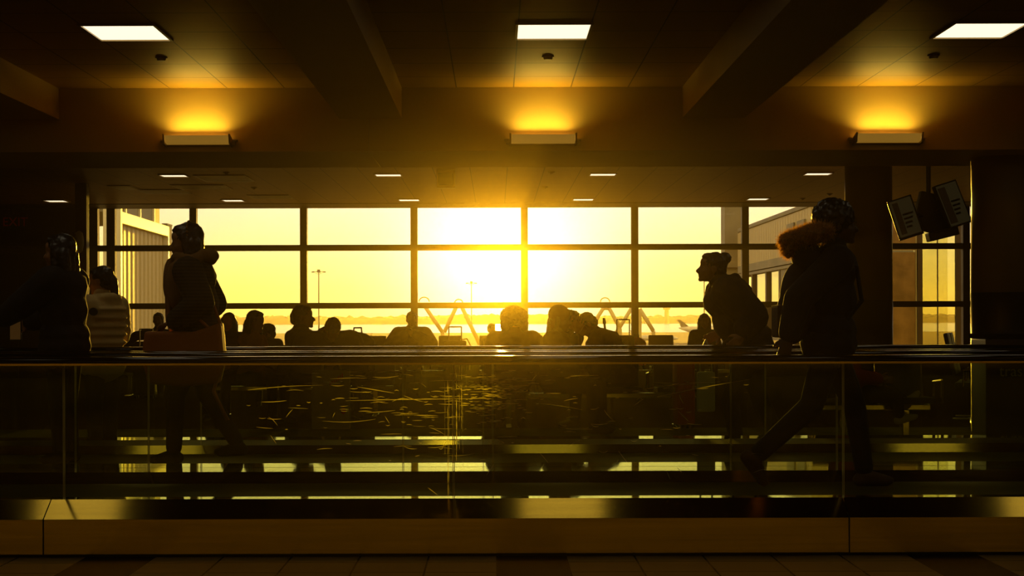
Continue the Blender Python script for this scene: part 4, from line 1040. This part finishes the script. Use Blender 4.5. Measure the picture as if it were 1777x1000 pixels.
suitcase((P(1178, 700, 19.5).x, 19.0, 0), R(8), .20, .26, .74, .10, 'narrow red suitcase behind the glass left of the canvas tote', M['red'])
# luggage at left behind the puffer jacket
q = P(245, 590, 26.6)
suitcase((q.x, 26.9, 0), 0, .34, .24, .80, 1.2 + (556 - 570) * 26.9 / F - .80, 'black suitcase with square raised handle left of the tan bag', M['black'])
q = P(225, 595, 26.2)
t = thing('duffel_bag', 'flat black duffel bag by the square handled suitcase at left', 'bag', (q.x, 27.45, .465)); h = MB(); h.ell((0, 0, .16), (.34, .16, .17), sub=3, jag=.15, js=3); remeshed(h, 'bag_body', M['cloth_black'], t, .014, 2)
MB().path([(-.12, -.1, .26), (-.05, -.14, .37), (.06, -.14, .37), (.12, -.1, .26)], .010, 8).build('handle', M['cloth_black'], t)

# hand sanitiser on the left wall post
q = P(140, 420, 30.0)
t = thing('wall_dispenser', 'pale rounded box fixed high on the dark post at left', 'dispenser', (q.x, 30.0, 0))
MB().box((-.10, .0, 0), (.10, .2, ZC), .01).build('post', M['wall_dark'], t)
z = q.z; h = MB(); h.ell((-.02, -.02, z), (.085, .08, .20), sub=3); h.box((-.09, -.06, z - .17), (.05, .0, z + .17), .03); remeshed(h, 'cover', mat('pale_plastic', (.9, .85, .4), .4), t, .012, 3)
MB().tube((-.05, -.115, z - .02), (-.05, -.08, z - .02), .010, .010).build('lock', M['black'], t)

# pair of departure monitors hung from the ceiling at the right
D = 21.5
M['screen'] = mat('dim_screen', (0.10, 0.085, 0.04), 0.18, emit=(1.0, 0.80, 0.30), estr=0.012, spec=.6)
M['screen_dim'] = mat('dim_screen_panel', (0.05, 0.03, 0.012), 0.2, emit=(1.0, 0.6, 0.2), estr=0.004, spec=.6)
M['screen_text'] = mat('screen_rows', (0.03, 0.02, 0.01), 0.3)
q = P(1610, 365, D)
def monitor(px, py, roll, yaw, pitch, ww, hh, label, side):
    c = P(px, py, D)
    t = thing('monitor', label, 'monitor', c)
    rot = (Matrix.Rotation(yaw, 3, 'Z') @ Matrix.Rotation(pitch, 3, 'X') @ Matrix.Rotation(roll, 3, 'Y'))
    t.rotation_euler = rot.to_euler()
    MB().box((-ww/2, -.03, -hh/2), (ww/2, .03, hh/2), .01).build('casing', M['black'], t)
    MB().box((-ww/2 + .02, -.034, -hh/2 + .02), (ww/2 - .02, -.0305, hh/2 - .02)).build('screen', M['screen'], t)
    MB().box((-ww/2 + .05 if side < 0 else -ww/2 + .03, -.036, -hh/2 + .05), (-ww/2 + .12 if side < 0 else -.03, -.0342, hh/2 - .05)).build('screen_column', M['screen_dim'], t)
    f = MB()
    for k in range(4): f.box((-.02, -.0375, .02 - k * .055), (.11 - k * .02, -.0362, .045 - k * .055))
    f.build('text_rows', M['screen_text'], t)
    return t
monitor(1571, 378, R(-18), R(-16), R(-12), .31, .52, 'left of the two dim tilted monitors hanging beside the right column', -1)
monitor(1652, 355, R(-17), R(14), R(-12), .33, .57, 'right of the two dim tilted monitors hanging beside the right column', 1)
t = thing('monitor_mount', 'black ceiling mount and boxes between the two hanging monitors', 'mount', (P(1612, 370, D + .12).x, D + .14, 0))
zc_ = P(1612, 370, D).z
MB().tube((0, 0, zc_), (0, 0, ZC), .03, .03).build('pole', M['black'], t)
MB().path([(P(1571, 378, D).x - t.location.x, -.115, P(1571, 378, D).z), (0, 0, zc_ - .02), (P(1652, 355, D).x - t.location.x, -.115, P(1652, 355, D).z)], .022, 10).build('cross_arm', M['black'], t)
MB().box((-.16, -.05, zc_ - .24), (.30, .10, zc_ + .24), .02, Matrix.Rotation(R(14), 3, 'Y')).build('bracket_box', M['black'], t)
MB().box((-.02, -.10, zc_ - .31), (.36, .10, zc_ - .20), .02, Matrix.Rotation(R(-14), 3, 'Y')).build('lower_tray', M['black'], t)

# trash bin at the right edge
M['lid'] = mat('matt_black_lid', (.015, .009, .005), 1.0, spec=0.0)
D = 17.9
x0, x1 = P(1690, 600, D).x, P(1690, 600, D).x + .95
ztop = P(1740, 579, D).z
t = thing('trash_bin', 'dark trash bin with lettering at the right edge in front of the column', 'bin', ((x0 + x1) / 2, D - .1, 0))
hw = (x1 - x0) / 2
MB().box((-hw + .01, -.3, 0.02), (hw - .01, .25, ztop - .05), .015).build('cabinet', M['cabinet'] if 'cabinet' in M else mat('bin_cabinet', (.045, .022, .012), .4), t)
MB().box((-hw - .01, -.32, ztop - .05), (hw + .01, .27, ztop), .012).build('lid', M['lid'], t)
MB().box((-.22, -.305, ztop - .30), (.30, -.295, ztop - .14), .03).build('opening', M['black'], t)
zt = P(1735, 645, D - .4).z
M['letters'] = mat('bin_letters', (.42, .34, .08), .6)
tx = text('trash', .155, M['letters'], t, (P(1734, 645, D - .4).x - (x0 + x1) / 2, -.302, zt), (R(90), 0, 0), align='LEFT')
MB().box((-hw + .02, -.306, zt + .13), (hw - .02, -.301, zt + .14)).build('trim_line', M['chrome'], t)

# ------------------------------------------------------------ haze added in the hall for the lens glow round the sun, and over the airfield
def haze(name, a, b, dens, g, col, absorb, label):
    m = bpy.data.materials.new(name); m.use_nodes = True; t = m.node_tree; t.nodes.clear()
    o = N('ShaderNodeOutputMaterial', t); v = N('ShaderNodeVolumeScatter', t); ab = N('ShaderNodeVolumeAbsorption', t); ad = N('ShaderNodeAddShader', t)
    v.inputs['Color'].default_value = (*col, 1); v.inputs['Density'].default_value = dens; v.inputs['Anisotropy'].default_value = g
    ab.inputs['Color'].default_value = (0, 0, 0, 1); ab.inputs['Density'].default_value = absorb
    L(v.outputs[0], ad.inputs[0], t); L(ab.outputs[0], ad.inputs[1], t); L(ad.outputs[0], o.inputs['Volume'], t)
    ob = MB().box(a, b).build(name, m); tag(ob, label, 'haze', kind='stuff')
    return ob
haze('lens_glow_haze', (XL + .01, YB + .01, 0.002), (XR - .01, YW - 0.12, ZC - 0.001), HAZE, HAZE_G, (1.0, 0.80, 0.25), HAZE_ABS, 'thin golden haze added in the hall for the lens glow around the sun')
haze('airfield_haze', (-900, 70, ZG + .01), (900, 2590, 45), 5e-5, 0.75, (1.0, 0.95, 0.8), 3e-5, 'golden haze lying over the airfield')
